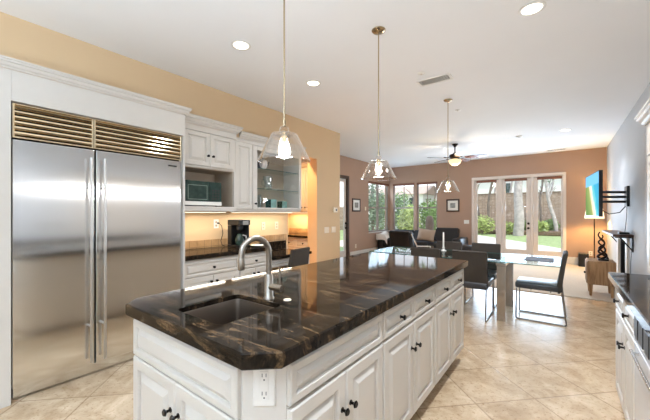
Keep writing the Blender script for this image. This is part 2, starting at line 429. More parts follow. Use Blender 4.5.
def sash_window(name, axis, pos, a0, a1, z0, z1, mids, rail, muntin=None):
    """framed window in a wall; axis 'x' = wall runs along X at y=pos"""
    def bx(b, a, c, d0, d1, za, zb, bev=.002):
        if axis == 'x': box(b, a, c, pos + d0, pos + d1, za, zb, bev)
        else: box(b, pos - d1, pos - d0, a, c, za, zb, bev)
    r = bpy.data.objects.new(name, None); COL.objects.link(r); struct(r)
    b = N(); t = .04
    bx(b, a0, a1, .03, .10, z0, z0 + t); bx(b, a0, a1, .03, .10, z1 - t, z1)
    bx(b, a0, a0 + t, .03, .10, z0 + t, z1 - t); bx(b, a1 - t, a1, .03, .10, z0 + t, z1 - t)
    for mx in mids: bx(b, mx - .03, mx + .03, .03, .10, z0 + t, z1 - t)
    obj('window_frame', b, M['winframe'], r)
    b = N()
    segs = [a0 + t] + list(mids) + [a1 - t]
    for i in range(len(segs) - 1):
        lo = segs[i] + (.03 if i else 0); hi = segs[i + 1] - (.03 if i < len(segs) - 2 else 0)
        bx(b, lo, hi, .045, .085, rail - .022, rail + .022, .001)
        if muntin: bx(b, (lo + hi) / 2 - .012, (lo + hi) / 2 + .012, .05, .07, rail + .023, z1 - t, .001)
    obj('window_rail', b, M['winframe'], r)
    b = N(); bx(b, a0 + t, a1 - t, .060, .066, z0 + t, z1 - t, 0); obj('pane', b, M['pane'], r)
    b = N(); bx(b, a0 - .02, a1 + .02, -.03, .029, z0 - .03, z0, .003); obj('window_sill', b, M['trim'], r)
    b = N(); bx(b, a0, a1, -.02, .02, z1 - .07, z1 + .0, .004); obj('window_shade', b, M['blind'], r)
sash_window('window_1', 'y', LX, 8.93, 10.40, .73, 2.40, [9.655], 1.54)
sash_window('window_2', 'x', BY, -4.88, -4.09, .73, 2.40, [], 1.54, True)
sash_window('window_3', 'x', BY, -4.00, -3.30, .73, 2.40, [], 1.54, True)
sash_window('window_added_rear', 'x', RY - .15, -2.6, .6, 1.0, 2.5, [-1.0], 1.9)  # invented window out of view, lets sky light into the kitchen
sash_window('window_added_side', 'y', RX + .15, -2.6, -.3, .5, 2.5, [-1.45], 1.9)  # also invented and unseen, admits light from the right

# garden doors in the back wall
b = N()
box(b, -2.245, -2.165, BY - .03, BY + .12, 0, 2.36, .004); box(b, .0, .068, BY - .03, BY + .12, 0, 2.36, .004)
box(b, -2.245, .068, BY - .03, BY + .12, 2.36, 2.445, .004)
box(b, -1.512, -1.425, BY - .02, BY + .12, .0, 2.36, .003); box(b, -.725, -.655, BY - .02, BY + .12, .0, 2.36, .003)
box(b, -2.165, .0, BY + .0, BY + .12, .0, .04, .003)
struct(obj('trim_1', b, M['doorpaint']))
def glazed_door(name, x0, x1, g0, g1, knob=None):
    r = bpy.data.objects.new(name, None); COL.objects.link(r); r.location = ((x0 + x1) / 2, BY + .03, .04); struct(r)
    b = N(); y0, y1 = BY + .01, BY + .055; z0, z1, ga, gb = .045, 2.355, .315, 2.30
    box(b, x0, g0, y0, y1, z0, z1, .003); box(b, g1, x1, y0, y1, z0, z1, .003)
    box(b, g0, g1, y0, y1, z0, ga, .003); box(b, g0, g1, y0, y1, gb, z1, .003)
    obj('door_leaf', b, M['doorpaint'], r)
    b = N(); box(b, g0, g1, BY + .030, BY + .036, ga, gb); obj('pane', b, M['pane'], r)
    b = N(); box(b, g0 - .02, g1 + .02, BY - .03, BY + .009, 2.275, 2.345, .004); obj('roller_shade', b, M['blind'], r)
    if knob:
        b = N()
        for z in (.93, 1.06):
            cyl(b, (knob, BY + .009, z), (knob, BY - .012, z), .032, 20)
            if z < 1: cyl(b, (knob, BY - .013, z), (knob, BY - .05, z), .011, 12); cyl(b, (knob, BY - .05, z), (knob, BY - .07, z), .026, 20)
            else: cyl(b, (knob, BY - .013, z), (knob, BY - .022, z), .014, 12)
        obj('door_knob', b, M['bronze'], r, True)
glazed_door('door_1', -2.16, -1.517, -2.09, -1.59)
glazed_door('door_2', -1.42, -.73, -1.335, -.825, -.775)
glazed_door('door_3', -.65, -.005, -.55, -.04)
# side door in the far left wall
r = bpy.data.objects.new('door_4', None); COL.objects.link(r); r.location = (LX, 7.3, 0); struct(r)
b = N(); box(b, LX - .10, LX + .03, 7.66, 7.74, 0, 2.44, .004); box(b, LX - .10, LX + .03, 6.85, 6.93, 0, 2.44, .004); box(b, LX - .10, LX + .03, 6.93, 7.66, 2.36, 2.44, .004)
obj('door_frame', b, M['darkwood'], r)
b = N(); box(b, LX - .08, LX - .035, 6.935, 7.02, .02, 2.355, .003); box(b, LX - .08, LX - .035, 7.58, 7.655, .02, 2.355, .003)
box(b, LX - .08, LX - .035, 7.02, 7.58, .02, .26, .003); box(b, LX - .08, LX - .035, 7.02, 7.58, 2.26, 2.355, .003); obj('door_leaf', b, M['doorpaint'], r)
b = N(); box(b, LX - .06, LX - .054, 7.02, 7.58, .26, 2.26); obj('pane', b, M['pane'], r)
b = N()
for z in (.92, 1.06):
    cyl(b, (LX - .034, 7.62, z), (LX + .0, 7.62, z), .03, 18); cyl(b, (LX, 7.62, z), (LX + .05, 7.62, z), .022, 16)
obj('door_knob', b, M['bronze'], r, True)

# ------------------------------------------------------------------ cabinet helpers
def knob_bm(p, n, s=1.0):
    """round knob on a stem; p = point on the front, n = outward"""
    b = N(); p = Vector(p); n = Vector(n)
    cyl(b, p, p + n * .003, .011 * s, 14); cyl(b, p + n * .003, p + n * .020, .0055 * s, 10, .0065 * s)
    cyl(b, p + n * .020, p + n * .025, .010 * s, 16, .0155 * s); cyl(b, p + n * .025, p + n * .031, .0155 * s, 16, .0115 * s)
    return b
def front(kind, parent, o, U, N_, wd, ht, knob=None, st=None):
    b = N(); V = (0, 0, 1)
    if kind == 'door': raised(b, o, U, V, N_, wd, ht, st or .055)
    else: drawer_front(b, o, U, V, N_, wd, ht, st=st or .028)
    d = obj('door' if kind == 'door' else 'drawer', b, M['cab'], parent)
    if knob:
        p = Vector(o) + Vector(U) * knob[0] + Vector((0, 0, knob[1])) + Vector(N_) * .0195
        obj('knob', knob_bm(p, N_), M['knob'], d, True)
    return d
PX, NX, PY, NY = (1, 0, 0), (-1, 0, 0), (0, 1, 0), (0, -1, 0)

def shell(bm, poly, t, z0, z1):
    """upright walls of thickness t following a closed outline (no top, no bottom)"""
    n = len(poly); P = [Vector((x, y)) for x, y in poly]
    c = sum(P, Vector((0, 0))) / n; inner = []
    for i in range(n):
        e1 = (P[i] - P[i - 1]).normalized(); e2 = (P[(i + 1) % n] - P[i]).normalized()
        n1 = Vector((-e1.y, e1.x)); n2 = Vector((-e2.y, e2.x)); k = (n1 + n2).normalized()
        k = k * (t / max(.2, k.dot(n1)))
        q = P[i] + k
        if (q - c).length > (P[i] - c).length: q = P[i] - k
        inner.append(q)
    A = [[bm.verts.new((p.x, p.y, z)) for p in P] for z in (z0, z1)]; B = [[bm.verts.new((p.x, p.y, z)) for p in inner] for z in (z0, z1)]
    for i in range(n):
        j = (i + 1) % n
        bm.faces.new((A[0][i], A[0][j], A[1][j], A[1][i])); bm.faces.new((B[0][j], B[0][i], B[1][i], B[1][j]))
        bm.faces.new((A[1][i], A[1][j], B[1][j], B[1][i])); bm.faces.new((A[0][j], A[0][i], B[0][i], B[0][j]))

# ------------------------------------------------------------------ island
IF, IR, IL = .645, -.72, -1.68        # front face y, right face x, left face x
ZT = .857
t = thing('island_sink_cabinet', 'white island base cabinet under the prep sink, with chamfered corner and outlet', 'cabinet', (-1.2, 1.04, 0))
poly = [(IL - .004, IF + .018), (-.850, IF + .018), (IR - .018, .752), (IR - .018, 1.428), (IL - .012, 1.428), (IL - .012, IF + .032)]
b = N(); shell(b, poly, .018, .10, ZT); obj('carcass', b, M['cab'], t)
b = N(); shell(b, [(IL + .12, IF + .09), (-.90, IF + .09), (IR - .09, .80), (IR - .09, 1.428), (IL + .08, 1.428), (IL + .08, IF + .13)], .018, .0, .099); obj('toe_kick', b, M['cab'], t)
# chamfer face stiles (two reeded strips beside the outlet plate)
fw = .755 / 2
front('drawer', t, (-1.672, IF + .018, .655), PX, NY, .812, .172, None, .032)
front('door', t, (-1.672, IF + .018, .12), PX, NY, .402, .528, (.402 - .030, .405))
front('door', t, (-1.266, IF + .018, .12), PX, NY, .406, .528, (.030, .405))
front('drawer', t, (IR - .018, .755, .700), PY, PX, .668, .140, None, .032)
front('door', t, (IR - .018, .755, .12), PY, PX, .332, .566, (.302, .420))
front('door', t, (IR - .018, 1.091, .12), PY, PX, .332, .566, (.030, .420))
def island_unit(y0, label):
    t = thing('island_drawer_cabinet', label, 'cabinet', (-1.2, y0 + .4, 0), 0, 'island drawer cabinets')
    b = N(); shell(b, [(IL, y0), (IR - .018, y0), (IR - .018, y0 + .804), (IL, y0 + .804)], .018, .10, ZT); obj('carcass', b, M['cab'], t)
    b = N(); shell(b, [(IL + .08, y0), (IR - .09, y0), (IR - .09, y0 + .804), (IL + .08, y0 + .804)], .018, 0, .099); obj('toe_kick', b, M['cab'], t)
    for k in range(2):
        ya = y0 + .008 + k * .398
        front('drawer', t, (IR - .018, ya, .700), PY, PX, .388, .140, (.194, .07))
        front('door', t, (IR - .018, ya, .12), PY, PX, .388, .566, (.355 if k == 0 else .033, .420))
    return t
island_unit(1.430, 'white island cabinet with two drawers, between the outlet corner and the dining end')
island_unit(2.236, 'white island cabinet with two drawers at the end nearest the dining table')

# worktop with a sink cut-out
def slab(name, outer, hole, z0, z1, m, parent=None):
    b = N(); ch = .005
    def inset(poly, d):
        n = len(poly); P = [Vector(p) for p in poly]; out = []
        for i in range(n):
            e1 = (P[i] - P[i - 1]).normalized(); e2 = (P[(i + 1) % n] - P[i]).normalized()
            n1 = Vector((-e1.y, e1.x)); n2 = Vector((-e2.y, e2.x)); k = (n1 + n2).normalized(); k = k * (d / max(.3, k.dot(n1)))
            out.append(P[i] + k)
        return out
    oi = inset(outer, ch)
    rings = [[b.verts.new((p[0], p[1], z0 + 0)) for p in oi], [b.verts.new((p[0], p[1], z0 + ch)) for p in outer], [b.verts.new((p[0], p[1], z1 - ch)) for p in outer], [b.verts.new((p[0], p[1], z1)) for p in oi]]
    n = len(outer)
    for ra, rb in zip(rings, rings[1:]):
        for i in range(n):
            j = (i + 1) % n; b.faces.new((ra[i], ra[j], rb[j], rb[i]))
    for ring, z in ((rings[0], z0), (rings[3], z1)):
        es = []
        for i in range(n):
            e = b.edges.get((ring[i], ring[(i + 1) % n])) or b.edges.new((ring[i], ring[(i + 1) % n])); es.append(e)
        if hole:
            hv = [b.verts.new((p[0], p[1], z)) for p in hole]
            for i in range(len(hole)): es.append(b.edges.new((hv[i], hv[(i + 1) % len(hole)])))
            if z == z0: hlo = hv
            else: hhi = hv
        bmesh.ops.triangle_fill(b, edges=es, use_beauty=True)
    if hole:
        for i in range(len(hole)):
            j = (i + 1) % len(hole); b.faces.new((hlo[j], hlo[i], hhi[i], hhi[j]))
    return obj(name, b, m, parent)
def rrect(x0, x1, y0, y1, r, k=4):
    out = []
    for cx, cy, a0 in ((x1 - r, y0 + r, -90), (x1 - r, y1 - r, 0), (x0 + r, y1 - r, 90), (x0 + r, y0 + r, 180)):
        for i in range(k + 1):
            a = math.radians(a0 + 90 * i / k); out.append((cx + r * math.cos(a), cy + r * math.sin(a)))
    return out
ITOP = [(-1.648, .602), (-.783, .602), (-.690, .688), (-.690, 3.06), (-1.725, 3.06), (-1.725, .680)]
SK = (-1.375, -1.040, .702, 1.040)
o = slab('island_countertop', ITOP, rrect(*SK, .03), .860, .915, M['granite'])
tag(o, 'polished dark brown granite countertop with gold veins on the kitchen island', 'countertop')
# sink basin
t = thing('prep_sink', 'square undermount stainless sink set in the dark island countertop', 'sink', (-1.207, .871, .66))
b = N()
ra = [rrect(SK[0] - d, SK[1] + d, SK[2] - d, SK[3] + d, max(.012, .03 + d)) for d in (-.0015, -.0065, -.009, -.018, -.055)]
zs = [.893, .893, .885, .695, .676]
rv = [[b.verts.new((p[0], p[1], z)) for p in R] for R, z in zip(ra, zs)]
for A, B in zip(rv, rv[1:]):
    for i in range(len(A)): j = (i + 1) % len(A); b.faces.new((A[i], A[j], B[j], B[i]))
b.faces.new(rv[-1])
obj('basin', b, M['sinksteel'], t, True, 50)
b = N(); lathe(b, [(.0, .0), (.030, .0), (.040, .004), (.042, .002)], (-1.207, .871, .677), 24, False); obj('drain', b, M['chrome'], t, True)
# faucet
FX, FY = -1.178, 1.078
t = thing('kitchen_faucet', 'tall brushed nickel gooseneck faucet behind the island sink', 'faucet', (FX, FY, .915))
b = N(); lathe(b, [(.027, 0), (.027, .006), (.022, .012), (.0205, .115), (.0165, .122), (.0, .122)], (FX, FY, .915), 24); obj('base', b, M['nickel'], t, True)
tipx, tipy = -1.200, .926
dx, dy = tipx - FX, tipy - FY
pts = [(FX, FY, 1.015), (FX, FY, 1.10)]
R = .5; zc = 1.145
for i in range(1, 14):
    a = PI * i / 14
    k = (1 - math.cos(a)) / 2
    pts.append((FX + dx * k, FY + dy * k, zc + math.sin(a) * .078))
pts.append((tipx, tipy, 1.13))
b = N(); tube(b, pts, .0142, 16); obj('spout', b, M['nickel'], t, True, 60)
b = N(); lathe(b, [(.0150, .0), (.0165, .004), (.0165, .050), (.0142, .056)], (tipx, tipy, 1.077), 18); obj('spray_head', b, M['nickel'], t, True)
b = N(); cyl(b, (FX + .012, FY, .976), (FX + .088, FY + .004, .976), .0165, 18); obj('valve', b, M['nickel'], t, True)
b = N(); tube(b, [(FX + .074, FY + .003, .985), (FX + .074, FY + .003, 1.02), (FX + .075, FY + .003, 1.085)], .0056, 10); obj('lever', b, M['nickel'], t, True)
b = N(); lathe(b, [(.0, .005), (.012, .005), (.017, .004), (.020, 0)], (-1.085, 1.115, .915), 22, False)
tag(obj('air_switch_button', b, M['ivory'], None, True), 'small pale round button in the dark countertop beside the faucet', 'button')
# outlet on the chamfer
n_ = Vector((.728, -.686, 0)).normalized()
A = Vector((-.850, IF + .018, 0)); B_ = Vector((IR - .018, .752, 0))
ue = (B_ - A).normalized(); n_ = Vector((ue.y, -ue.x, 0)); mid = (A + B_) / 2
t = thing('power_outlet', 'white duplex wall outlet on the chamfered island corner', 'outlet', mid + Vector((0, 0, .708)))
b = N(); rings_panel(b, mid - ue * .037 + Vector((0, 0, .700)) + n_ * .001, ue, (0, 0, 1), n_, .074, .142, [(0, 0), (0, .004), (.004, .007), (.0231, .007), (.0236, .0055), (.0240, .0085)]); obj('cover_plate', b, M['plate'], t)
for zc_ in (.742, .802):
    b = N(); c = mid + n_ * .0092
    for s in (-1, 1):
        o_ = c + ue * (s * .0065) + Vector((0, 0, zc_ + .004))
        extrude_poly(b, [o_ - ue * .0012 + Vector((0, 0, -.006)), o_ + ue * .0012 + Vector((0, 0, -.006)), o_ + ue * .0012 + Vector((0, 0, .006)), o_ - ue * .0012 + Vector((0, 0, .006))], n_ * .0006)
    cyl(b, c + Vector((0, 0, zc_ - .011)), c + Vector((0, 0, zc_ - .011)) + n_ * .0006, .0028, 12)
    obj('socket', b, M['black'], t)

# ------------------------------------------------------------------ refrigerator and its surround
FXF = -3.11
t = thing('refrigerator', 'wide built-in stainless steel refrigerator with two full-height doors and louvred top', 'refrigerator', (-3.4, 1.03, 0))
b = N(); box(b, -3.665, -3.165, .412, 1.652, .01, 2.125); obj('body', b, M['gap'], t)
b = N(); box(b, -3.16, -3.135, .42, 1.645, .012, .085, .002); obj('toe_kick', b, M['steel'], t)
for nm, y0, y1, hy in (('door', .414, .903, .868), ('door', .915, 1.650, .962)):
    b = N(); box(b, -3.163, FXF, y0, y1, .092, 1.872, .004, 2); d = obj(nm, b, M['steel'], t)
    b = N(); cyl(b, (FXF + .058, hy, .13), (FXF + .058, hy, 1.80), .0105, 18)
    for z in (.42, 1.555): cyl(b, (FXF, hy, z), (FXF + .05, hy, z), .009, 12)
    obj('handle', b, M['steelv'], d, True)
    if y0 > .9:
        b = N(); box(b, FXF + .0005, FXF + .004, 1.515, 1.60, 1.812, 1.826, .001); obj('name_plate', b, M['gap'], d)
for y0, y1 in ((.414, .897), (.900, 1.650)):
    b = N()
    for i in range(6):
        z = 1.905 + i * .0375
        extrude_poly(b, [(-3.150, y0 + .012, z + .030), (-3.128, y0 + .012, z + .032), (-3.112, y0 + .012, z + .026), (-3.107, y0 + .012, z + .014), (-3.112, y0 + .012, z + .003), (-3.122, y0 + .012, z - .001), (-3.126, y0 + .012, z + .016)], (0, y1 - y0 - .024, 0))
    g = obj('grille', b, M['louver'], t)
    b = N(); box(b, -3.155, -3.106, y0, y0 + .012, 1.885, 2.130, .001); box(b, -3.155, -3.106, y1 - .012, y1, 1.885, 2.130, .001)
    box(b, -3.155, -3.106, y0 + .012, y1 - .012, 2.122, 2.132, .001); box(b, -3.155, -3.106, y0 + .012, y1 - .012, 1.885, 1.895, .001)
    obj('grille_frame', b, M['louver'], g)

def crown(bm, path, z0, prof):
    """moulding swept along an open plan path; prof = [(out, up)] closed by the caller; out is to the right of travel"""
    P = [Vector(p) for p in path]; n = len(P); rows = []
    for i in range(n):
        e1 = (P[i] - P[i - 1]).normalized() if i else (P[1] - P[0]).normalized()
        e2 = (P[i + 1] - P[i]).normalized() if i < n - 1 else e1
        n1 = Vector((e1.y, -e1.x)); n2 = Vector((e2.y, -e2.x)); k = (n1 + n2).normalized(); k = k / max(.3, k.dot(n1))
        rows.append([bm.verts.new((P[i].x + k.x * a, P[i].y + k.y * a, z0 + h)) for a, h in prof])
    m = len(prof)
    for A, B in zip(rows, rows[1:]):
        for i in range(m): j = (i + 1) % m; bm.faces.new((A[i], A[j], B[j], B[i]))
    bm.faces.new(rows[0]); bm.faces.new(list(reversed(rows[-1])))
CR = [(0, 0), (.012, 0), (.016, .012), (.030, .022), (.040, .045), (.052, .052), (.052, .068), (.060, .072), (.060, .085), (0, .085)]
def crown_s(s): return [(a * s, h * s) for a, h in CR]

t = thing('refrigerator_surround', 'white cabinet panels and crown moulding framing the stainless refrigerator', 'cabinet', (-3.4, 1.0, 0))
b = N(); box(b, TX + .002, -3.075, .12, .404, .0, 2.352, .001); obj('side_panel', b, M['cab'], t)
b = N(); box(b, TX + .002, -3.08, 1.655, 1.674, .0, 2.352, .001); obj('side_panel', b, M['cab'], t)
b = N(); box(b, TX + .002, -3.0755, .4045, 1.6545, 2.136, 2.352, .0005); obj('top_panel', b, M['cab'], t)
b = N(); crown(b, [(TX + .002, .12), (-3.075, .12), (-3.075, 1.674), (TX + .002, 1.674)][1:], 2.353, crown_s(.78))
# the moulding travels +y along x=-3.10, so its outside is +x
obj('crown_moulding', b, M['cab'], t)

# ------------------------------------------------------------------ left run: base cabinets, counter, desk
BXF = -3.13
t = thing('base_cabinet', 'cream base cabinet with a wide drawer beside the refrigerator', 'cabinet', (-3.4, 2.04, 0), 0, 'base cabinets on the coffee counter')
def base_unit(t, y0, y1):
    b = N(); box(b, TX + .003, BXF - .02, y0, y1, .10, .848, .002); obj('carcass', b, M['cab'], t)
    b = N(); box(b, TX + .003, BXF - .07, y0, y1, 0, .099); obj('toe_kick', b, M['cab'], t)
    w_ = y1 - y0 - .02
    front('drawer', t, (BXF - .02, y0 + .01, .662), PY, PX, w_, .158, (w_ / 2, .08))
    for k in range(2):
        front('door', t, (BXF - .02, y0 + .01 + k * (w_ / 2 + .002), .115), PY, PX, w_ / 2 - .002, .535, (w_ / 2 - .035 if k == 0 else .033, .47))
base_unit(t, 1.680, 2.388)
t = thing('base_cabinet', 'cream base cabinet with a wide drawer beside the built-in desk', 'cabinet', (-3.4, 2.66, 0), 0, 'base cabinets on the coffee counter')
base_unit(t, 2.392, 2.885)
o = slab('coffee_countertop', [(TX + .003, 1.680), (-3.10, 1.680), (-3.10, 2.89), (TX + .003, 2.89)], None, .850, .900, M['granite'])
tag(o, 'dark granite counter along the tan wall under the coffee maker', 'countertop')
t = thing('built_in_desk', 'low built-in desk with dark granite top beyond the coffee counter', 'desk', (-3.4, 3.33, 0))
slab('desktop', [(TX + .003, 2.895), (-3.10, 2.895), (-3.10, 3.725), (TX + .003, 3.725)], None, .718, .760, M['granite'], None)
o = bpy.data.objects['desktop']; o.parent = t; o.matrix_parent_inverse = Matrix.Translation(-t.location)
b = N(); box(b, TX + .003, -3.14, 3.69, 3.72, 0, .717, .002); obj('end_panel', b, M['cab'], t)
front('drawer', t, (-3.16, 2.90, .60), PY, PX, .78, .105, (.39, .05))
b = N(); box(b, TX + .003, TX + .018, 2.895, 3.725, .762, .898, .001); tag(obj('desk_splash', b, M['granite']), 'dark granite strip on the wall behind the built-in desk', 'backsplash')
b = N(); box(b, TX + .002, TX + .012, 1.680, 3.745, .902, 1.003, .002); tag(obj('tile_backsplash', b, M['splash']), 'low band of tan stone tiles along the wall above the coffee counter', 'backsplash')

# ------------------------------------------------------------------ left run: wall cabinets
UX = -3.25
t = thing('microwave_cabinet', 'white wall cabinet with two small doors above an open microwave niche', 'cabinet', (-3.45, 2.06, 1.37))
Y0, Y1 = 1.680, 2.432
b = N(); box(b, TX + .003, UX - .02, Y0, Y1, 1.862, 2.323, .002)
box(b, TX + .003, UX - .0, Y0, Y1, 1.37, 1.424, .003)
box(b, TX + .003, UX - .0, Y0, Y0 + .018, 1.424, 1.862, .001); box(b, TX + .003, UX, Y1 - .035, Y1, 1.424, 1.862, .001); obj('carcass', b, M['cab'], t)
b = N(); box(b, TX + .017, UX - .03, Y1 - .040, Y1 - .0355, 1.426, 1.860); box(b, TX + .017, UX - .03, Y0 + .02, Y1 - .041, 1.854, 1.8615); obj('niche_shade_lining', b, M['cabin'], t)  # darker sheets put in for the shade inside the niche
b = N(); box(b, TX + .004, TX + .016, Y0 + .02, Y1 - .037, 1.426, 1.860); obj('niche_back', b, M['cabin'], t)
b = N(); box(b, UX - .019, UX, Y0, Y1, 2.268, 2.335, .001); obj('top_rail', b, M['cab'], t)
front('door', t, (UX - .02, Y0 + .072, 1.884), PY, PX, .315, .380, (.285, .12), .05)
front('door', t, (UX - .02, Y0 + .391, 1.884), PY, PX, .315, .380, (.030, .12), .05)
b = N(); crown(b, [(UX - .0, Y0 + .065), (UX - .0, Y1), (TX + .004, Y1)], 2.336, crown_s(1.0)); obj('crown_moulding', b, M['cab'], t)

t = thing('glass_door_cabinet', 'white wall cabinet with a glass door, beyond the microwave niche', 'cabinet', (-3.45, 3.08, 1.37))
GX = -3.29; Y0, Y1 = 2.436, 3.70
b = N()
box(b, TX + .003, GX - .02, Y0, Y0 + .29, 1.37, 2.30, .002)                # closed bay
box(b, TX + .003, GX - .02, Y0 + .29, Y1, 1.37, 1.405, .002); box(b, TX + .003, GX - .02, Y0 + .29, Y1, 2.265, 2.30, .002)
box(b, TX + .003, GX - .02, Y1 - .03, Y1, 1.405, 2.265, .002)
obj('carcass', b, M['cab'], t)
b = N(); box(b, TX + .004, TX + .014, Y0 + .292, Y1 - .032, 1.407, 2.263); obj('back_panel', b, M['cabin'], t)
b = N(); box(b, GX - .019, GX + .001, Y0, Y1, 2.262, 2.311, .001); obj('top_rail', b, M['cab'], t)
front('door', t, (GX - .02, Y0 + .01, 1.40), PY, PX, .275, .86, None, .05)
gd = N(); ya, yb = Y0 + .292, Y1 - .005
box(gd, GX - .019, GX + .001, ya, ya + .075, 1.40, 2.258, .003); box(gd, GX - .019, GX + .001, yb - .055, yb, 1.40, 2.258, .003)
box(gd, GX - .019, GX + .001, ya + .075, yb - .055, 1.40, 1.425, .003); box(gd, GX - .019, GX + .001, ya + .075, yb - .055, 2.20, 2.258, .003)
d = obj('glass_door', gd, M['cab'], t)
b = N(); box(b, GX - .011, GX - .008, ya + .075, yb - .055, 1.425, 2.20); obj('pane', b, M['pane'], d)
obj('knob', knob_bm((GX + .001, ya + .035, 1.475), PX), M['knob'], d, True)
SH = (1.690, 1.970)
for z in SH:
    b = N(); box(b, TX + .016, GX - .03, Y0 + .295, Y1 - .033, z - .008, z, .001); sh = obj('shelf', b, [M['shelfglass'], M['glassedge']], t)
    for p in sh.data.polygons:
        if p.normal.x > .5: p.material_index = 1
b = N(); crown(b, [(GX + .001, Y0 + .065), (GX + .001, Y1), (TX + .004, Y1)], 2.312, crown_s(.9)); obj('crown_moulding', b, M['cab'], t)

# contents of the glass cabinet
def vessel(name, prof, loc, m, label, cat, handle=None, group=None):
    t = thing(name, label, cat, loc, 0, group)
    b = N(); lathe(b, prof, loc, 28, False); obj('bowl' if not handle else 'jug', b, m, t, True, 50)
    if handle:
        b = N(); tube(b, [Vector(loc) + Vector(p) for p in handle], .008, 8); obj('handle', b, m, t, True)
    return t
vessel('glass_pitcher', [(.0, .004), (.055, .004), (.062, .02), (.060, .10), (.072, .16), (.075, .20), (.071, .20), (.066, .16), (.054, .10), (.056, .022), (.0, .012)], (-3.47, 3.15, SH[0] + .001), M['crystal'],
       'clear glass pitcher with a handle on the lower glass shelf of the wall cabinet', 'pitcher', [(0, -.064, .15), (0, -.105, .14), (0, -.11, .08), (0, -.062, .05)])
def teal_box(name, y, w_, h, label):
    t = thing(name, label, 'canister', (-3.45, y, 1.4055), 0, 'green glass canisters')
    b = N(); box(b, -3.45 - w_ / 2, -3.45 + w_ / 2, y - w_ / 2, y + w_ / 2, 1.4055, 1.4055 + h, .006, 2); obj('jar', b, M['teal'], t)
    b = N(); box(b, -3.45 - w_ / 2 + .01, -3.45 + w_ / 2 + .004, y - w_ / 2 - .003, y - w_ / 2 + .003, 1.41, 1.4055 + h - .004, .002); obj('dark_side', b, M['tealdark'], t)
vessel('glass_vase', [(.0, .004), (.045, .004), (.055, .02), (.060, .20), (.056, .20), (.050, .022), (.0, .012)], (-3.44, 2.93, 1.4055), M['crystal'], 'tall clear tumbler vase at the bottom of the glass door cabinet', 'vase')
teal_box('glass_canister', 3.20, .12, .145, 'taller of the two green glass canisters in the wall cabinet')
teal_box('glass_canister', 3.43, .11, .125, 'shorter of the two green glass canisters in the wall cabinet')
t = thing('patterned_teapot', 'blue and white patterned teapot on the upper glass shelf', 'teapot', (-3.42, 2.99, SH[1] + .001))
M['delft'] = tile_mat('blue and white pattern', S(226, 226, 226), S(52, 56, 74), S(180, 180, 186), .045, (0, 0, 0), (0, 0, 0), .2, .004, False)
b = N(); lathe(b, [(.0, .0), (.055, .0), (.075, .03), (.088, .07), (.078, .12), (.045, .145), (.0, .148)], (-3.42, 2.99, SH[1] + .001), 28, False); obj('pot', b, M['delft'], t, True)
b = N(); lathe(b, [(.046, .146), (.03, .16), (.012, .164), (.016, .178), (.0, .184)], (-3.42, 2.99, SH[1] + .001), 20, False); obj('lid', b, M['black'], t, True)
b = N(); tube(b, [(-3.42, 3.065, SH[1] + .06), (-3.42, 3.11, SH[1] + .08), (-3.42, 3.135, SH[1] + .13)], [.016, .012, .008], 10); obj('spout', b, M['black'], t, True)
b = N(); tube(b, [(-3.42, 2.915, SH[1] + .11), (-3.42, 2.87, SH[1] + .10), (-3.42, 2.865, SH[1] + .06), (-3.42, 2.91, SH[1] + .035)], .008, 10); obj('handle', b, M['black'], t, True)
# microwave
t = thing('microwave', 'black microwave with a stainless strip along its base in the wall cabinet niche', 'microwave', (-3.46, 1.96, 1.425))
M['mwglass'] = mat('dark green reflective glass', S(44, 62, 56), .06, var=.35, scale=14)
M['mwreflect'] = mat('microwave window with garden reflection', S(112, 130, 120), .12, var=.2, scale=16)  # lighter green paints the garden's reflection into the door window
b = N(); box(b, -3.62, -3.275, 1.716, 2.225, 1.436, 1.712, .004); obj('body', b, M['black'], t)
b = N(); box(b, -3.274, -3.256, 1.718, 2.065, 1.482, 1.710, .003); d = obj('door', b, M['mwglass'], t)
b = N(); rings_panel(b, (-3.256, 1.800, 1.500), PY, (0, 0, 1), PX, .235, .165, [(0, -.002), (0, .001), (.006, .001), (.008, -.0005)]); obj('window', b, M['mwreflect'], d)
b = N(); box(b, -3.274, -3.257, 2.069, 2.223, 1.482, 1.710, .002); d = obj('control_panel', b, M['mwglass'], t)
b = N()
for i in range(4):
    for j in range(3): box(b, -3.257, -3.2555, 2.095 + j * .037, 2.120 + j * .037, 1.505 + i * .032, 1.525 + i * .032)
obj('keypad', b, M['gap'], d)
b = N(); box(b, -3.274, -3.253, 1.718, 2.223, 1.436, 1.479, .003); obj('trim_strip', b, M['white'], t)
for y in (1.75, 2.19):
    for x in (-3.57, -3.31):
        b = N(); cyl(b, (x, y, 1.4245), (x, y, 1.4355), .012, 10); obj('foot', b, M['black'], t)

# under-cabinet lights
def strip_light(y0, y1, x, z, energy, label, along='y', x1=None):
    if along == 'y':
        t = thing('under_cabinet_light', label, 'light', (x, (y0 + y1) / 2, z), 0, 'under cabinet lights')
        b = N(); box(b, x - .015, x + .015, y0, y1, z, z + .012, .002); obj('housing', b, M['white'], t)
        b = N(); box(b, x - .010, x + .010, y0 + .01, y1 - .01, z - .003, z - .0005); obj('diffuser', b, M['ledstrip'], t)
        lamp('strip_lamp', 'AREA', (x, (y0 + y1) / 2, z - .006), (0, 0, 0), energy * .6, (1.0, .87, .70), .03, y1 - y0 - .04, t)
    else:
        t = thing('under_cabinet_light', label, 'light', ((x + x1) / 2, y0, z), 0, 'under cabinet lights')
        b = N(); box(b, x, x1, y0 - .015, y0 + .015, z, z + .012, .002); obj('housing', b, M['white'], t)
        b = N(); box(b, x + .01, x1 - .01, y0 - .010, y0 + .010, z - .003, z - .0005); obj('diffuser', b, M['ledstrip'], t)
        lamp('strip_lamp', 'AREA', ((x + x1) / 2, y0, z - .006), (0, 0, 0), energy, (1.0, .72, .42), x1 - x - .04, .03, t)
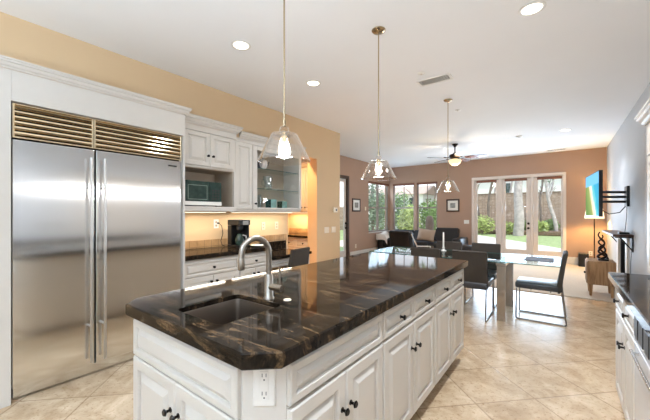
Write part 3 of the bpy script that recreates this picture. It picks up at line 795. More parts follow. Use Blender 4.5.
strip_light(1.75, 2.40, -3.42, 1.357, 4.0, 'lit strip light under the microwave cabinet')
strip_light(2.50, 3.65, -3.45, 1.357, 7.0, 'lit strip light under the glass door cabinet')

# ------------------------------------------------------------------ pantry beyond the opening
t = thing('pantry_base_cabinet', 'cream pantry base cabinet with small drawers seen through the wall opening', 'cabinet', (-4.4, 4.9, 0))
b = N(); box(b, -4.995, -3.905, 4.68, 5.195, .0, .858); obj('carcass', b, M['cab'], t)
for x0, wd in ((-4.99, .33), (-4.655, .33), (-4.32, .40)):
    front('drawer', t, (x0, 4.68, .655), PX, NY, wd, .18, (wd * .55, .09))
    front('door', t, (x0, 4.68, .10), PX, NY, wd, .54, (wd - .03, .47))
o = slab('pantry_countertop', [(-4.995, 4.63), (-3.905, 4.63), (-3.905, 5.195), (-4.995, 5.195)], None, .860, .905, M['granite'])
tag(o, 'dark counter in the warm lit pantry beyond the wall opening', 'countertop')
b = N(); box(b, -4.99, -3.91, 5.183, 5.195, .907, 1.01, .001); tag(obj('pantry_backsplash', b, M['splash']), 'tan tile band behind the pantry counter', 'backsplash')
t = thing('pantry_wall_cabinet', 'cream wall cabinet hanging in the warm lit pantry', 'cabinet', (-4.4, 5.0, 1.37))
b = N(); box(b, -4.995, -3.905, 4.87, 5.195, 1.372, 2.30, .002); obj('carcass', b, M['cab'], t)
for x0, wd, k in ((-4.99, .36, .33), (-4.625, .36, .33), (-4.26, .345, .05)):
    front('door', t, (x0, 4.87, 1.385), PX, NY, wd, .90, (k, .08))
b = N(); crown(b, [(-4.995, 4.85), (-3.906, 4.85)], 2.30, crown_s(.9)); obj('crown_moulding', b, M['cab'], t)
strip_light(4.99, 4.99, -4.9, 1.357, 7.0, 'warm strip light under the pantry wall cabinet', 'x', -3.98)
def can_light(x, y, energy, label, col=(.88, .93, 1.0), r=.075):
    t = thing('recessed_light', label, 'light', (x, y, CZ), 0, 'recessed ceiling lights')
    b = N(); lathe(b, [(r + .022, 0), (r + .022, -.004), (r + .010, -.009), (r, -.007), (r - .004, -.001)], (x, y, CZ), 36, False); obj('trim_ring', b, M['white'], t, True)
    b = N(); lathe(b, [(.0, -.0055), (r - .012, -.0055), (r - .001, -.0035)], (x, y, CZ), 32, False); obj('lens', b, M['canlens'], t, True)
    l_ = lamp('can_lamp', 'SPOT', (x, y, CZ - .02), (0, 0, 0), energy, col, parent=t, spot_size=math.radians(125), spot_blend=.7, shadow_soft_size=.06)
    return t
can_light(-4.30, 4.0, 180, 'recessed ceiling light inside the pantry', (1.0, .66, .34))
can_light(-2.52, 1.94, 8, 'lit recessed ceiling light in front of the refrigerator')
can_light(-2.52, 3.06, 28, 'lit recessed ceiling light in front of the glass door cabinet')
can_light(-.20, 3.02, 95, 'largest recessed ceiling light, above the aisle by the dining chairs')
can_light(-.20, .75, 120, 'added unseen recessed ceiling light above the near end of the aisle')  # out of view; added to bounce more light from floor to ceiling
can_light(.04, 7.82, 60, 'small recessed ceiling light by the television wall')

# ------------------------------------------------------------------ things on the coffee counter
t = thing('coffee_maker', 'black drip coffee maker on the counter by the wall', 'coffee maker', (-3.42, 2.60, .9))
cx, cy = -3.42, 2.60
coffee = t
b = N(); box(b, cx - .12, cx + .12, cy - .095, cy + .095, .901, .930, .006, 2); obj('base', b, M['black'], t)
b = N(); box(b, cx - .12, cx - .04, cy - .092, cy + .092, .931, 1.188, .006, 2); box(b, cx - .04, cx + .10, cy + .068, cy + .092, .931, 1.188, .004); obj('tower', b, M['black'], t)
b = N(); box(b, cx - .12, cx + .12, cy - .095, cy + .095, 1.189, 1.262, .010, 2); obj('lid', b, M['black'], t)
b = N(); box(b, cx + .1205, cx + .1235, cy - .03, cy + .06, 1.195, 1.250, .001); obj('display_panel', b, M['steelv'], t)
b = N(); lathe(b, [(.0, 0), (.050, 0), (.060, .02), (.062, .07), (.045, .115), (.038, .135), (.042, .145)], (cx + .035, cy - .012, .931), 24, False); cf = obj('carafe', b, M['mwglass'], t, True)
b = N(); tube(b, [(cx + .080, cy + .0, 1.06), (cx + .120, cy + .02, 1.05), (cx + .124, cy + .02, .99), (cx + .092, cy + .005, .955)], .008, 10); obj('carafe_handle', b, M['steelv'], cf, True)
b = N(); box(b, cx + .0, cx + .06, cy - .05, cy + .03, 1.12, 1.188, .01); obj('filter_basket', b, M['black'], t)
b = N(); lathe(b, [(.0, 0), (.06, 0), (.085, .010), (.105, .016), (.106, .019), (.084, .014), (.058, .005), (.0, .005)], (-3.26, 2.80, .901), 28, False)
tag(obj('plate', b, M['white'], None, True), 'white plate near the end of the coffee counter', 'plate')
b = N(); box(b, -3.50, -3.34, 2.72, 2.92, .901, .916, .004, 2); tag(obj('cutting_board', b, M['oak']), 'small wooden board on the counter beside the coffee maker', 'cutting board')
def wall_plate(name, x, y, z, label, cat, m, w_=.075, h=.118, slots=True, nrm=PX, gang=1, part='socket'):
    t = thing(name, label, cat, (x, y, z))
    n3 = Vector(nrm); u3 = Vector((0, 1, 0)) if abs(nrm[0]) > .5 else Vector((1, 0, 0))
    b = N(); c = Vector((x, y, z)); rings_panel(b, c - u3 * (w_ * gang / 2) - Vector((0, 0, h / 2)), u3, (0, 0, 1), n3, w_ * gang, h, [(0, 0), (0, .003), (.003, .006), (.005, .006)]); obj('cover_plate', b, m, t)
    b = N()
    for g in range(gang):
        q = c + u3 * ((g - (gang - 1) / 2) * w_ * .9)
        for dz in ((.022, -.022) if part == 'socket' else (0,)):
            hw, hh = (.014, .013) if part == 'socket' else (.014, .030)
            o_ = q + Vector((0, 0, dz)) + n3 * .0061
            extrude_poly(b, [o_ - u3 * hw - Vector((0, 0, hh)), o_ + u3 * hw - Vector((0, 0, hh)), o_ + u3 * hw + Vector((0, 0, hh)), o_ - u3 * hw + Vector((0, 0, hh))], n3 * .0015)
    obj(part, b, m if part != 'socket' else M['cabin'], t)
    return t
wall_plate('power_outlet', TX + .001, 2.42, 1.205, 'white outlet with a black plug on the wall beside the coffee maker', 'outlet', M['white'])
b = N(); box(b, TX + .0095, TX + .040, 2.428, 2.452, 1.205, 1.225, .004)
tube(b, [(TX + .04, 2.44, 1.214), (TX + .07, 2.46, 1.18), (TX + .07, 2.48, 1.08), (TX + .05, 2.46, .98), (TX + .06, 2.475, .92), (TX + .09, 2.49, .912)], .004, 8)
obj('power_cord', b, M['black'], coffee, True)
wall_plate('power_outlet', TX + .001, 3.24, 1.15, 'ivory outlet on the lit wall above the counter, nearer the coffee maker', 'outlet', M['ivory'])
wall_plate('power_outlet', TX + .001, 3.52, 1.15, 'ivory outlet on the lit wall above the built-in desk', 'outlet', M['ivory'])
wall_plate('light_switch', TX + .001, 4.86, 1.02, 'ivory switch plate low on the tan pier, nearer the opening', 'switch', M['ivory'], gang=2, part='rocker')
wall_plate('light_switch', TX + .001, 5.09, 1.02, 'ivory switch plate low on the tan pier, nearer its outer edge', 'switch', M['ivory'], gang=2, part='rocker')
t = thing('thermostat', 'small white thermostat with a dark dial on the tan pier', 'thermostat', (TX, 5.14, 1.415))
b = N(); box(b, TX + .001, TX + .022, 5.07, 5.21, 1.365, 1.465, .006, 2); obj('housing', b, M['ivory'], t)
b = N(); cyl(b, (TX + .0225, 5.16, 1.415), (TX + .026, 5.16, 1.415), .022, 20); obj('dial', b, M['black'], t)
wall_plate('light_switch', LX + .001, 8.73, 1.50, 'small beige control plate between the framed print and the corner window', 'switch', M['ivory'], part='rocker')
wall_plate('power_outlet', LX + .001, 8.14, .35, 'ivory outlet low on the brown wall beneath the framed print', 'outlet', M['ivory'])
wall_plate('light_switch', -2.40, BY - .001, 1.08, 'white switch plate on the brown wall beside the garden doors', 'switch', M['white'], nrm=NY, gang=2, part='rocker')

def picture(name, axis, p, a0, a1, z0, z1, label):
    """framed print: axis 'x' hangs on back wall, 'y' on the far left wall"""
    t = thing(name, label, 'picture', (p, (a0 + a1) / 2, z0) if axis == 'y' else ((a0 + a1) / 2, p, z0), 0, 'framed prints')
    o_, U, n3 = ((p, a0, z0), PY, PX) if axis == 'y' else ((a0, p, z0), PX, NY)
    w_, h = a1 - a0, z1 - z0; o_ = Vector(o_) + Vector(n3) * .001
    b = N(); rings_panel(b, o_, U, (0, 0, 1), n3, w_, h, [(0, 0), (0, .022), (.01, .026), (.035, .024), (.042, .012)]); obj('picture_frame', b, M['darkwood'], t)
    b = N(); rings_panel(b, o_ + Vector(U) * .044 + Vector((0, 0, .044)) + Vector(n3) * .0122, U, (0, 0, 1), n3, w_ - .088, h - .088, [(0, 0), (0, .002), (.070, .002), (.073, .001)]); obj('mat_board', b, M['white'], t)
    b = N(); rings_panel(b, o_ + Vector(U) * .122 + Vector((0, 0, .122)) + Vector(n3) * .0145, U, (0, 0, 1), n3, w_ - .244, h - .244, [(0, 0), (0, .0008)]); obj('print', b, M['sketch'], t)
M['sketch'] = mat('faded landscape print', S(150, 150, 146), .6, var=.45, scale=11)
picture('framed_print', 'y', LX, 7.93, 8.39, 1.40, 1.80, 'small dark framed print on the brown wall beside the side door')
picture('framed_print', 'x', BY, -3.01, -2.61, 1.40, 1.80, 'small dark framed print between the corner windows and the garden doors')

# ------------------------------------------------------------------ pendants
def pendant(x, y, label):
    t = thing('pendant_light', label, 'pendant light', (x, y, CZ), 0, 'glass pendant lights')
    b = N(); lathe(b, [(.0, -.026), (.022, -.026), (.050, -.018), (.062, -.006), (.062, 0)], (x, y, CZ), 28, False); obj('canopy', b, M['brass'], t, True)
    b = N(); cyl(b, (x, y, CZ - .026), (x, y, 1.90), .0055, 12); cyl(b, (x, y, 1.90), (x, y, 1.865), .009, 14); obj('rod', b, M['brass'], t, True)
    b = N()
    outer = [(.010, 1.868), (.024, 1.862), (.030, 1.845), (.024, 1.828), (.026, 1.822), (.075, 1.819), (.082, 1.812), (.156, 1.664), (.159, 1.655)]
    inner = [(.154, 1.655), (.151, 1.664), (.078, 1.809), (.072, 1.815), (.022, 1.818), (.020, 1.828)]
    lathe(b, outer + inner, (x, y, 0), 48, False); obj('glass_shade', b, M['shade'], t, True, 30)
    b = N(); lathe(b, [(.0, 1.835), (.016, 1.835), (.018, 1.80), (.015, 1.775), (.0, 1.775)], (x, y, 0), 20, False); obj('socket', b, M['brass'], t, True)
    b = N(); lathe(b, [(.011, 1.774), (.012, 1.764), (.024, 1.742), (.028, 1.724), (.023, 1.704), (.010, 1.680), (.0, 1.692)], (x, y, 0), 24, False); bl = obj('bulb', b, M['bulb'], t, True)
    lamp('pendant_lamp', 'POINT', (x, y, 1.64), (0, 0, 0), 12, (.94, .96, 1.0), parent=t, shadow_soft_size=.05)
pendant(-1.33, 1.34, 'clear glass cone pendant light above the island sink, nearest the refrigerator')
pendant(-1.325, 2.535, 'clear glass cone pendant light above the island end by the dining table')
pendant(-1.335, 4.71, 'clear glass cone pendant light above the glass dining table')

# ------------------------------------------------------------------ ceiling fan
FCX, FCY = -2.05, 7.8
t = thing('ceiling_fan', 'dark bronze ceiling fan with a lit amber bowl over the living area', 'ceiling fan', (FCX, FCY, CZ))
b = N(); lathe(b, [(.0, -.075), (.022, -.075), (.035, -.05), (.068, -.015), (.070, 0)], (FCX, FCY, CZ), 28, False); obj('canopy', b, M['bronze'], t, True)
b = N(); cyl(b, (FCX, FCY, 2.93), (FCX, FCY, 2.76), .013, 14); obj('downrod', b, M['bronze'], t, True)
b = N(); lathe(b, [(.0, 2.80), (.03, 2.795), (.05, 2.77), (.125, 2.745), (.135, 2.70), (.11, 2.665), (.07, 2.645), (.0, 2.645)], (FCX, FCY, 0), 32, False); obj('motor', b, M['bronze'], t, True)
b = N(); lathe(b, [(.06, 2.644), (.075, 2.63), (.14, 2.615), (.145, 2.60), (.115, 2.53), (.06, 2.495), (.0, 2.488)], (FCX, FCY, 0), 32, False); obj('light_bowl', b, M['fanbowl'], t, True)
lamp('fan_lamp', 'POINT', (FCX, FCY, 2.43), (0, 0, 0), 22, (1.0, .84, .66), parent=t, shadow_soft_size=.1)
M['blade'] = wood_mat('cherry fan blade', S(78, 46, 38), S(116, 74, 60), .25, (2, 2, 14))
for k in range(5):
    a = math.radians(5 + 72 * k); c_, s_ = math.cos(a), math.sin(a)
    def W(r_, q, z): return (FCX + c_ * r_ - s_ * q, FCY + s_ * r_ + c_ * q, z)
    b = N(); prof = [(.22, -.045), (.30, -.060), (.60, -.070), (.66, -.045), (.67, 0), (.66, .045), (.60, .070), (.30, .060), (.22, .045)]
    top = [W(r_, q, 2.672 - q * .22) for r_, q in prof]; extrude_poly(b, top, (0, 0, -.010)); bl = obj('blade', b, M['blade'], t)
    b = N(); tube(b, [W(.12, 0, 2.69), W(.19, 0, 2.668), (W(.27, 0, 2.678))], .009, 8); obj('blade_arm', b, M['bronze'], bl, True)

# ceiling fittings
t = thing('ceiling_vent', 'white slatted ceiling vent between the second and third pendants', 'vent', (-1.27, 3.9, CZ))
b = N(); x0, x1, y0, y1 = -1.46, -1.06, 3.80, 3.99
box(b, x0, x1, y0, y0 + .02, CZ - .012, CZ); box(b, x0, x1, y1 - .02, y1, CZ - .012, CZ); box(b, x0, x0 + .02, y0 + .02, y1 - .02, CZ - .012, CZ); box(b, x1 - .02, x1, y0 + .02, y1 - .02, CZ - .012, CZ); obj('vent_frame', b, M['white'], t)
b = N()
for i in range(12):
    xx = x0 + .03 + i * .030; extrude_poly(b, [(xx, y0 + .02, CZ - .002), (xx + .004, y0 + .02, CZ - .002), (xx + .022, y0 + .02, CZ - .012), (xx + .018, y0 + .02, CZ - .012)], (0, y1 - y0 - .04, 0))
obj('slats', b, M['white'], t)
b = N(); box(b, x0 + .02, x1 - .02, y0 + .02, y1 - .02, CZ - .0015, CZ - .0002); obj('duct_opening', b, M['gap'], t)
t = thing('ceiling_vent', 'long narrow ceiling vent close to the back wall', 'vent', (-.14, 10.05, CZ))
b = N(); box(b, -.36, .08, 10.0, 10.12, CZ - .010, CZ, .002); obj('vent_frame', b, M['white'], t)
b = N()
for i in range(3): box(b, -.33, .05, 10.018 + i * .032, 10.034 + i * .032, CZ - .0115, CZ - .0102)
obj('slots', b, M['gap'], t)
def disc(name, x, y, r_, h, label, cat):
    t = thing(name, label, cat, (x, y, CZ))
    b = N(); lathe(b, [(.0, -h), (r_ * .55, -h), (r_ * .62, -h * .8), (r_ * .9, -h * .7), (r_, -h * .4), (r_, 0)], (x, y, CZ), 28, False); obj('housing', b, M['white'], t, True)
    b = N(); lathe(b, [(.0, -h - .003), (r_ * .2, -h - .003), (r_ * .22, -h)], (x, y, CZ), 16, False); obj('sensor', b, M['cabin'], t, True)
disc('smoke_detector', -.75, 7.82, .06, .035, 'white round smoke detector on the far ceiling', 'smoke detector')
disc('sprinkler_cover', -1.34, 5.26, .045, .012, 'small white ceiling disc just beyond the dining pendant', 'sprinkler')
disc('sprinkler_cover', -1.33, 3.62, .045, .012, 'small white ceiling disc beside the slatted vent', 'sprinkler')

# ------------------------------------------------------------------ dining table and chairs
t = thing('dining_table', 'long glass-topped dining table on flat metal legs', 'dining table', (-1.23, 4.85, 0))
b = N(); box(b, -2.44, -.02, 4.35, 5.32, .738, .750, .002); obj('glass_top', b, [M['tableglass'], M['glassedge']], t)
me = bpy.data.objects['glass_top'].data
for p in me.polygons:
    if abs(p.normal.z) < .3: p.material_index = 1
for xx in (-.615, -1.80):
    for yy in (4.42, 5.19): 
        b = N(); box(b, xx - .048, xx + .048, yy, yy + .03, .0, .690, .003); obj('leg', b, M['chrome'], t)
    b = N(); box(b, xx - .055, xx + .055, 4.40, 5.24, .691, .726, .003); br_ = obj('cross_bar', b, M['chrome'], t)
    b = N()
    for yy in (4.50, 5.14): cyl(b, (xx, yy, .7265), (xx, yy, .7375), .03, 18)
    obj('glass_pad', b, M['chrome'], br_)
b = N(); box(b, -1.80, -.615, 4.80, 4.86, .660, .690, .002); obj('stretcher', b, M['chrome'], t)

def make_chair(label):
    t = thing('dining_chair', label, 'chair', (0, 0, 0), 0, 'dark dining chairs')
    w_ = .205
    b = N(); box(b, -w_, w_, -.02, .47, .395, .475, .022, 3); obj('seat', b, M['chairseat'], t, True, 60)
    b = N()
    pr = [(.030, .382), (.010, .382), (-.012, .47), (-.045, .72), (-.070, .86), (-.050, .872), (-.024, .862), (.0, .72), (.030, .52), (.040, .47)]
    extrude_poly(b, [(-w_, y, z) for y, z in pr], (2 * w_, 0, 0))
    bmesh.ops.bevel(b, geom=[e for e in b.edges if abs(e.verts[0].co.x - e.verts[1].co.x) < 1e-4], offset=.008, segments=2, affect='EDGES')
    obj('backrest', b, M['chairback'], t, True, 35)
    for s in (-1, 1):
        x = s * (w_ - .015)
        b = N(); tube(b, [(x, .455, .394), (x, .46, .02), (x, .45, .008), (x, -.04, .008), (x, -.052, .02), (x, -.010, .394)], .0085, 8); obj('sled_leg', b, M['gunmetal'], t, True, 60)
    b = N(); cyl(b, (-w_ + .016, .30, .386), (w_ - .016, .30, .386), .007, 8); cyl(b, (-w_ + .016, .10, .386), (w_ - .016, .10, .386), .007, 8); obj('seat_support', b, M['chrome'], t, True)
    return t
c0 = make_chair('dark dining chair whose back hides the island corner')
c0.location = (-.95, 4.31, 0)
dup(c0, (-1.51, 4.31, 0), 0, 'dark dining chair second along from the island corner, at the near table edge')
dup(c0, (-.97, 5.42, 0), PI, 'dark dining chair across the table, in front of the garden doors')
dup(c0, (-1.53, 5.42, 0), PI, 'dark dining chair across the table, behind the white candle')
dup(c0, (-.02, 4.86, 0), PI / 2, 'dark dining chair seen side-on at the end of the glass table')
dup(c0, (-2.88, 3.165, 0), math.radians(97), 'dark chair pulled up to the built-in desk, beyond the faucet')
t = thing('candlestick', 'white taper candle in a white holder on the glass dining table', 'candle', (-1.50, 5.05, .75))
b = N(); lathe(b, [(.0, 0), (.042, 0), (.045, .006), (.030, .014), (.016, .03), (.020, .06), (.016, .065), (.0, .065)], (-1.50, 5.05, .7505), 24, False); obj('holder', b, M['white'], t, True)
b = N(); lathe(b, [(.013, .066), (.011, .27), (.008, .295), (.0, .298)], (-1.50, 5.05, .7505), 16, False); obj('candle', b, M['white'], t, True)
M['mat'] = mat('slate placemat', S(84, 92, 104), .6, var=.1, scale=60)
b = N(); box(b, -.40, -.09, 4.66, 5.10, .7505, .7545, .001); tag(obj('placemat', b, M['mat']), 'slate grey placemat on the glass table before the end chair', 'placemat')

# ------------------------------------------------------------------ living corner
t = thing('sofa', 'black leather sofa along the back wall under the corner windows', 'sofa', (-3.6, 9.95, 0))
sx0, sx1, sy0, sy1 = -4.98, -2.32, 9.42, 10.36
b = N(); box(b, sx0, sx1, sy0 + .04, sy1, .06, .28, .02, 2); obj('base', b, M['leather'], t)
for x0, x1 in ((sx0, sx0 + .24), (sx1 - .24, sx1)):
    b = N(); box(b, x0, x1, sy0, sy1 - .02, .10, .62, .05, 3); obj('arm', b, M['leather'], t, True, 60)
sw = (sx1 - sx0 - .48) / 3
for k in range(3):
    x0 = sx0 + .24 + k * sw
    b = N(); box(b, x0 + .005, x0 + sw - .005, sy0 + .01, sy1 - .25, .285, .46, .04, 3); obj('seat_cushion', b, M['leather'], t, True, 60)
    b = N(); h = .78 if k < 2 else .88
    extrude_poly(b, [(x0 + .006, sy1 - .30, .44), (x0 + .006, sy1 - .08, .44), (x0 + .006, sy1 - .02, h), (x0 + .006, sy1 - .16, h + .01)], (sw - .012, 0, 0))
    bmesh.ops.bevel(b, geom=b.edges[:], offset=.035, segments=3, affect='EDGES'); obj('back_cushion', b, M['leather'], t, True, 60)
b = N()
for x in (sx0 + .08, sx1 - .08):
    for y in (sy0 + .1, sy1 - .1): cyl(b, (x, y, .0125), (x, y, .06), .025, 12)
obj('feet', b, M['darkwood'], t)
t = thing('ottoman', 'black leather ottoman at the sofa end near the garden doors', 'ottoman', (-2.12, 9.3, 0))
b = N(); box(b, -2.34, -1.92, 9.02, 9.40, .07, .47, .04, 3); obj('cushion', b, M['leather'], t, True, 60)
for k, (x, y) in enumerate(((-2.29, 9.07), (-1.97, 9.07), (-2.29, 9.35), (-1.97, 9.35))):
    b = N(); cyl(b, (x, y, .0125), (x, y, .085), .018, 10); obj('foot', b, M['darkwood'], t)
def cushion(bm, w_, h, d, mtx):
    n = 9; top = {}
    vs = [[[None] * (n + 1) for _ in range(n + 1)] for _ in range(2)]
    for s in range(2):
        for i in range(n + 1):
            for j in range(n + 1):
                u, v = i / n * 2 - 1, j / n * 2 - 1
                k = max(0, (1 - u ** 4)) * max(0, (1 - v ** 4)); z = (d / 2) * k ** .6 * (1 if s else -1)
                pin = 1 - .06 * (1 - u * u) * 0 - .05 * (abs(v) > .99) * (1 - u * u) - .0
                if (i in (0, n) or j in (0, n)) and s == 1: vs[1][i][j] = vs[0][i][j]
                else: vs[s][i][j] = bm.verts.new(mtx @ Vector((u * w_ / 2 * (1 - .05 * (1 - v * v)), v * h / 2 * (1 - .05 * (1 - u * u)), z)))
    for s in range(2):
        for i in range(n):
            for j in range(n):
                q = [vs[s][i][j], vs[s][i + 1][j], vs[s][i + 1][j + 1], vs[s][i][j + 1]]
                if len(set(q)) == 4: bm.faces.new(q if s else list(reversed(q)))
M['beige'] = mat('beige pillow linen', S(178, 154, 134), .9, var=.06, scale=40, bump=.2, bscale=200)
b = N(); cushion(b, .54, .38, .15, Matrix.Translation((-3.40, 9.66, .672)) @ Matrix.Rotation(math.radians(6), 4, 'Y') @ Matrix.Rotation(math.radians(74), 4, 'X'))
tag(obj('throw_pillow', b, M['beige'], None, True, 80), 'beige square pillow leaning on the black leather sofa', 'pillow')
M['throw'] = mat('cream knit throw', S(240, 232, 222), .95, var=.06, scale=40, bump=.4, bscale=120)
b = N(); n = 12; V_ = [[None] * (n + 1) for _ in range(n + 1)]
for i in range(n + 1):
    for j in range(n + 1):
        u, v = i / n, j / n
        x = -4.99 + .40 * u; y = 9.385 + .60 * max(0, v - .18)
        z = .632 + .012 * math.sin(9 * v + 4 * u) + .10 * math.exp(-((u - .55) ** 2 + (v - .5) ** 2) * 9)
        if u > .78: z -= (u - .78) * .55
        if v < .18: z -= (.18 - v) * 1.0; y -= .006
        V_[i][j] = b.verts.new((x, y, z))
for i in range(n):
    for j in range(n): b.faces.new((V_[i][j], V_[i + 1][j], V_[i + 1][j + 1], V_[i][j + 1]))
finish(b)
ex = bmesh.ops.extrude_face_region(b, geom=b.faces[:])
for v in [e for e in ex['geom'] if isinstance(e, bmesh.types.BMVert)]: v.co += Vector((0, -.012, .012))
tag(obj('throw_blanket', b, M['throw'], None, False), 'cream throw blanket draped over the sofa arm', 'blanket')
# lounge chair seen from behind
t = thing('lounge_chair', 'black leather lounge chair with pale frame seen from behind, in front of the sofa', 'armchair', (-2.98, 6.95, 0), math.radians(-14))
def LC(p): 
    a = math.radians(-14); return (-2.98 + p[0] * math.cos(a) - p[1] * math.sin(a), 6.95 + p[0] * math.sin(a) + p[1] * math.cos(a), p[2])
def lbox(bm, x0, x1, y0, y1, z0, z1, bev, lean=0):
    t2 = N(); box(t2, x0, x1, y0, y1, z0, z1, bev, 3)
    for v in t2.verts:
        v.co.y -= lean * max(0, v.co.z - .40); v.co = Vector(LC(v.co))
    me_ = bpy.data.meshes.new('tmp'); t2.to_mesh(me_); t2.free(); bm.from_mesh(me_); bpy.data.meshes.remove(me_)
b = N(); lbox(b, -.31, .31, .0, .62, .30, .44, .04); obj('seat', b, M['leather'], t, True, 60)
b = N(); lbox(b, -.31, .31, -.10, .06, .32, .94, .05, .18); obj('backrest', b, M['leather'], t, True, 60)
for s in (-1, 1):
    b = N(); tube(b, [LC((s * .335, .58, .02)), LC((s * .335, .58, .56)), LC((s * .335, .05, .60)), LC((s * .335, -.16, .88))], .014, 8); tube(b, [LC((s * .335, .05, .60)), LC((s * .335, -.02, .024))], .014, 8)
    obj('arm_frame', b, M['trim'], t, True)
# coffee table
t = thing('coffee_table', 'low glass coffee table in front of the black sofa', 'coffee table', (-3.05, 8.6, 0))
b = N(); box(b, -3.65, -2.45, 8.25, 8.95, .405, .420, .002); obj('glass_top', b, M['tableglass'], t)
for x in (-3.58, -2.52):
    for y in (8.32, 8.88):
        b = N(); box(b, x - .02, x + .02, y - .02, y + .02, .0125, .404, .002); obj('leg', b, M['chrome'], t)
b = N(); box(b, -3.56, -2.54, 8.33, 8.87, .14, .155, .002); obj('lower_shelf', b, M['tableglass'], t)

# ------------------------------------------------------------------ television wall
def TVp(s, q, z):
    """point on the television: s along its width from the near end, q in front of the screen"""
    A = Vector((.425, 6.17)); B2 = Vector((.325, 7.27)); d_ = (B2 - A).normalized(); n2 = Vector((-d_.y, d_.x))
    p = A + d_ * s + n2 * q
    return (p.x, p.y, z)
t = thing('television', 'flat television on a swing arm, showing a bright beach scene', 'television', TVp(.55, 0, 1.64))
def tvbox(bm, s0, s1, q0, q1, z0, z1):
    vs = [bm.verts.new(TVp(s, q, z)) for z in (z0, z1) for q in (q0, q1) for s in (s0, s1)]
    for f in [(0, 2, 3, 1), (4, 5, 7, 6), (0, 1, 5, 4), (2, 6, 7, 3), (0, 4, 6, 2), (1, 3, 7, 5)]: bm.faces.new([vs[i] for i in f])
b = N(); tvbox(b, 0, 1.11, -.045, 0, 1.295, 1.99); obj('housing', b, M['black'], t)
m, nn, ll, bb = nt('beach picture on screen')
tcx = nn.new('ShaderNodeTexCoord'); sp = nn.new('ShaderNodeSeparateXYZ'); ll.new(tcx.outputs['Generated'], sp.inputs[0])
nz = nn.new('ShaderNodeTexNoise'); nz.inputs['Scale'].default_value = 6; nz.inputs['Detail'].default_value = 6; ll.new(tcx.outputs['Generated'], nz.inputs['Vector'])
def mth(op, a, b_=None):
    x = nn.new('ShaderNodeMath'); x.operation = op
    for i, q in enumerate((a, b_)):
        if q is None: continue
        if isinstance(q, (int, float)): x.inputs[i].default_value = q
        else: ll.new(q, x.inputs[i])
    return x.outputs[0]
# shoreline position runs from the far side to the near side going down
hx = mth('ADD', mth('SUBTRACT', 1.0, sp.outputs['Y']), mth('MULTIPLY', mth('SUBTRACT', nz.outputs[0], .5), .18))
shore = mth('ADD', hx, mth('MULTIPLY', sp.outputs['Z'], -.0))
d_ = mth('ADD', mth('SUBTRACT', shore, .0), mth('MULTIPLY', mth('SUBTRACT', sp.outputs['Z'], .5), .45))
r1 = nn.new('ShaderNodeValToRGB'); cr = r1.color_ramp
cr.elements[0].position = .0; cr.elements[0].color = S(110, 140, 80); cr.elements[1].position = 1; cr.elements[1].color = S(70, 165, 205)
for p, c in ((.34, S(150, 165, 100)), (.42, S(232, 216, 182)), (.56, S(226, 224, 208)), (.62, S(130, 205, 208)), (.78, S(70, 175, 200))):
    e = cr.elements.new(p); e.color = c
ll.new(d_, r1.inputs[0])
mx = nn.new('ShaderNodeMixRGB'); sk = nn.new('ShaderNodeValToRGB'); sk.color_ramp.elements[0].position = .72; sk.color_ramp.elements[1].position = .75
ll.new(sp.outputs['Z'], sk.inputs[0]); ll.new(sk.outputs[0], mx.inputs[0]); ll.new(r1.outputs[0], mx.inputs[1]); mx.inputs[2].default_value = S(120, 190, 236)
bb.inputs['Base Color'].default_value = (.01, .01, .01, 1); bb.inputs['Roughness'].default_value = .6; bb.inputs['Specular IOR Level'].default_value = 0
ll.new(mx.outputs[0], bb.inputs['Emission Color']); bb.inputs['Emission Strength'].default_value = .9
b = N(); tvbox(b, .012, 1.098, .0005, .002, 1.31, 1.978); obj('screen', b, m, t)
t = thing('tv_wall_mount', 'black articulated wall mount behind the television', 'tv mount', (RX, 7.2, 1.62))
b = N(); box(b, RX - .035, RX - .001, 7.10, 7.36, 1.46, 1.80, .004); obj('wall_plate', b, M['black'], t)
k_ = Vector(TVp(.70, -.05, 0))
for z in (1.54, 1.62, 1.70):
    b = N(); tube(b, [(RX - .03, 7.23, z), (RX - .10, 7.16, z), (k_.x + .06, k_.y + .02, z)], .021, 8); obj('arm', b, M['black'], t, True)
b = N(); box(b, k_.x + .022, k_.x + .055, k_.y - .16, k_.y + .16, 1.50, 1.76, .004); obj('tv_plate', b, M['black'], t)
b = N(); tube(b, [(k_.x + .04, k_.y - .05, 1.44), (.60, 6.9, 1.335), (.74, 7.0, 1.36), (.82, 7.12, 1.46)], .007, 8)
tag(obj('tv_cable', b, M['black'], None, True), 'black cable looping under the television mount', 'cable')
# mantel shelf
t = thing('mantel_shelf', 'dark wooden shelf on black brackets on the pale wall above the fireplace', 'shelf', (.75, 7.6, 1.0))
b = N(); box(b, .628, RX - .001, 6.71, 8.44, .972, 1.012, .003); obj('board', b, M['darkwood'], t)
for y in (6.74, 8.36):
    b = N(); box(b, RX - .020, RX - .001, y, y + .03, .74, .970, .001); box(b, .66, RX - .021, y, y + .03, .955, .970, .001)
    extrude_poly(b, [(.71, y + .004, .954), (.735, y + .004, .954), (RX - .021, y + .004, .790), (RX - .021, y + .004, .762)], (0, .022, 0)); obj('bracket', b, M['black'], t)
b = N(); box(b, .72, .84, 6.86, 7.06, 1.0125, 1.043, .004); t = tag(obj('cable_box', b, M['black']), 'small black media box on the mantel shelf', 'media box')
b = N(); tube(b, [(.80, 7.0, 1.045), (.82, 7.1, 1.12), (.845, 7.2, 1.30), (.850, 7.22, 1.465)], .004, 6)
tag(obj('media_cord', b, M['black'], None, True), 'thin dark cord running up from the media box to the tv mount', 'cord')
b = N(); tube(b, [(.858, 6.83, 1.008 - .04), (.862, 6.86, .80), (.860, 6.92, .55), (.861, 6.96, .30), (.861, 6.95, .2)], .004, 6)
tag(obj('wall_cord', b, M['black'], None, True), 'thin dark cord hanging down the pale wall below the shelf', 'cord')
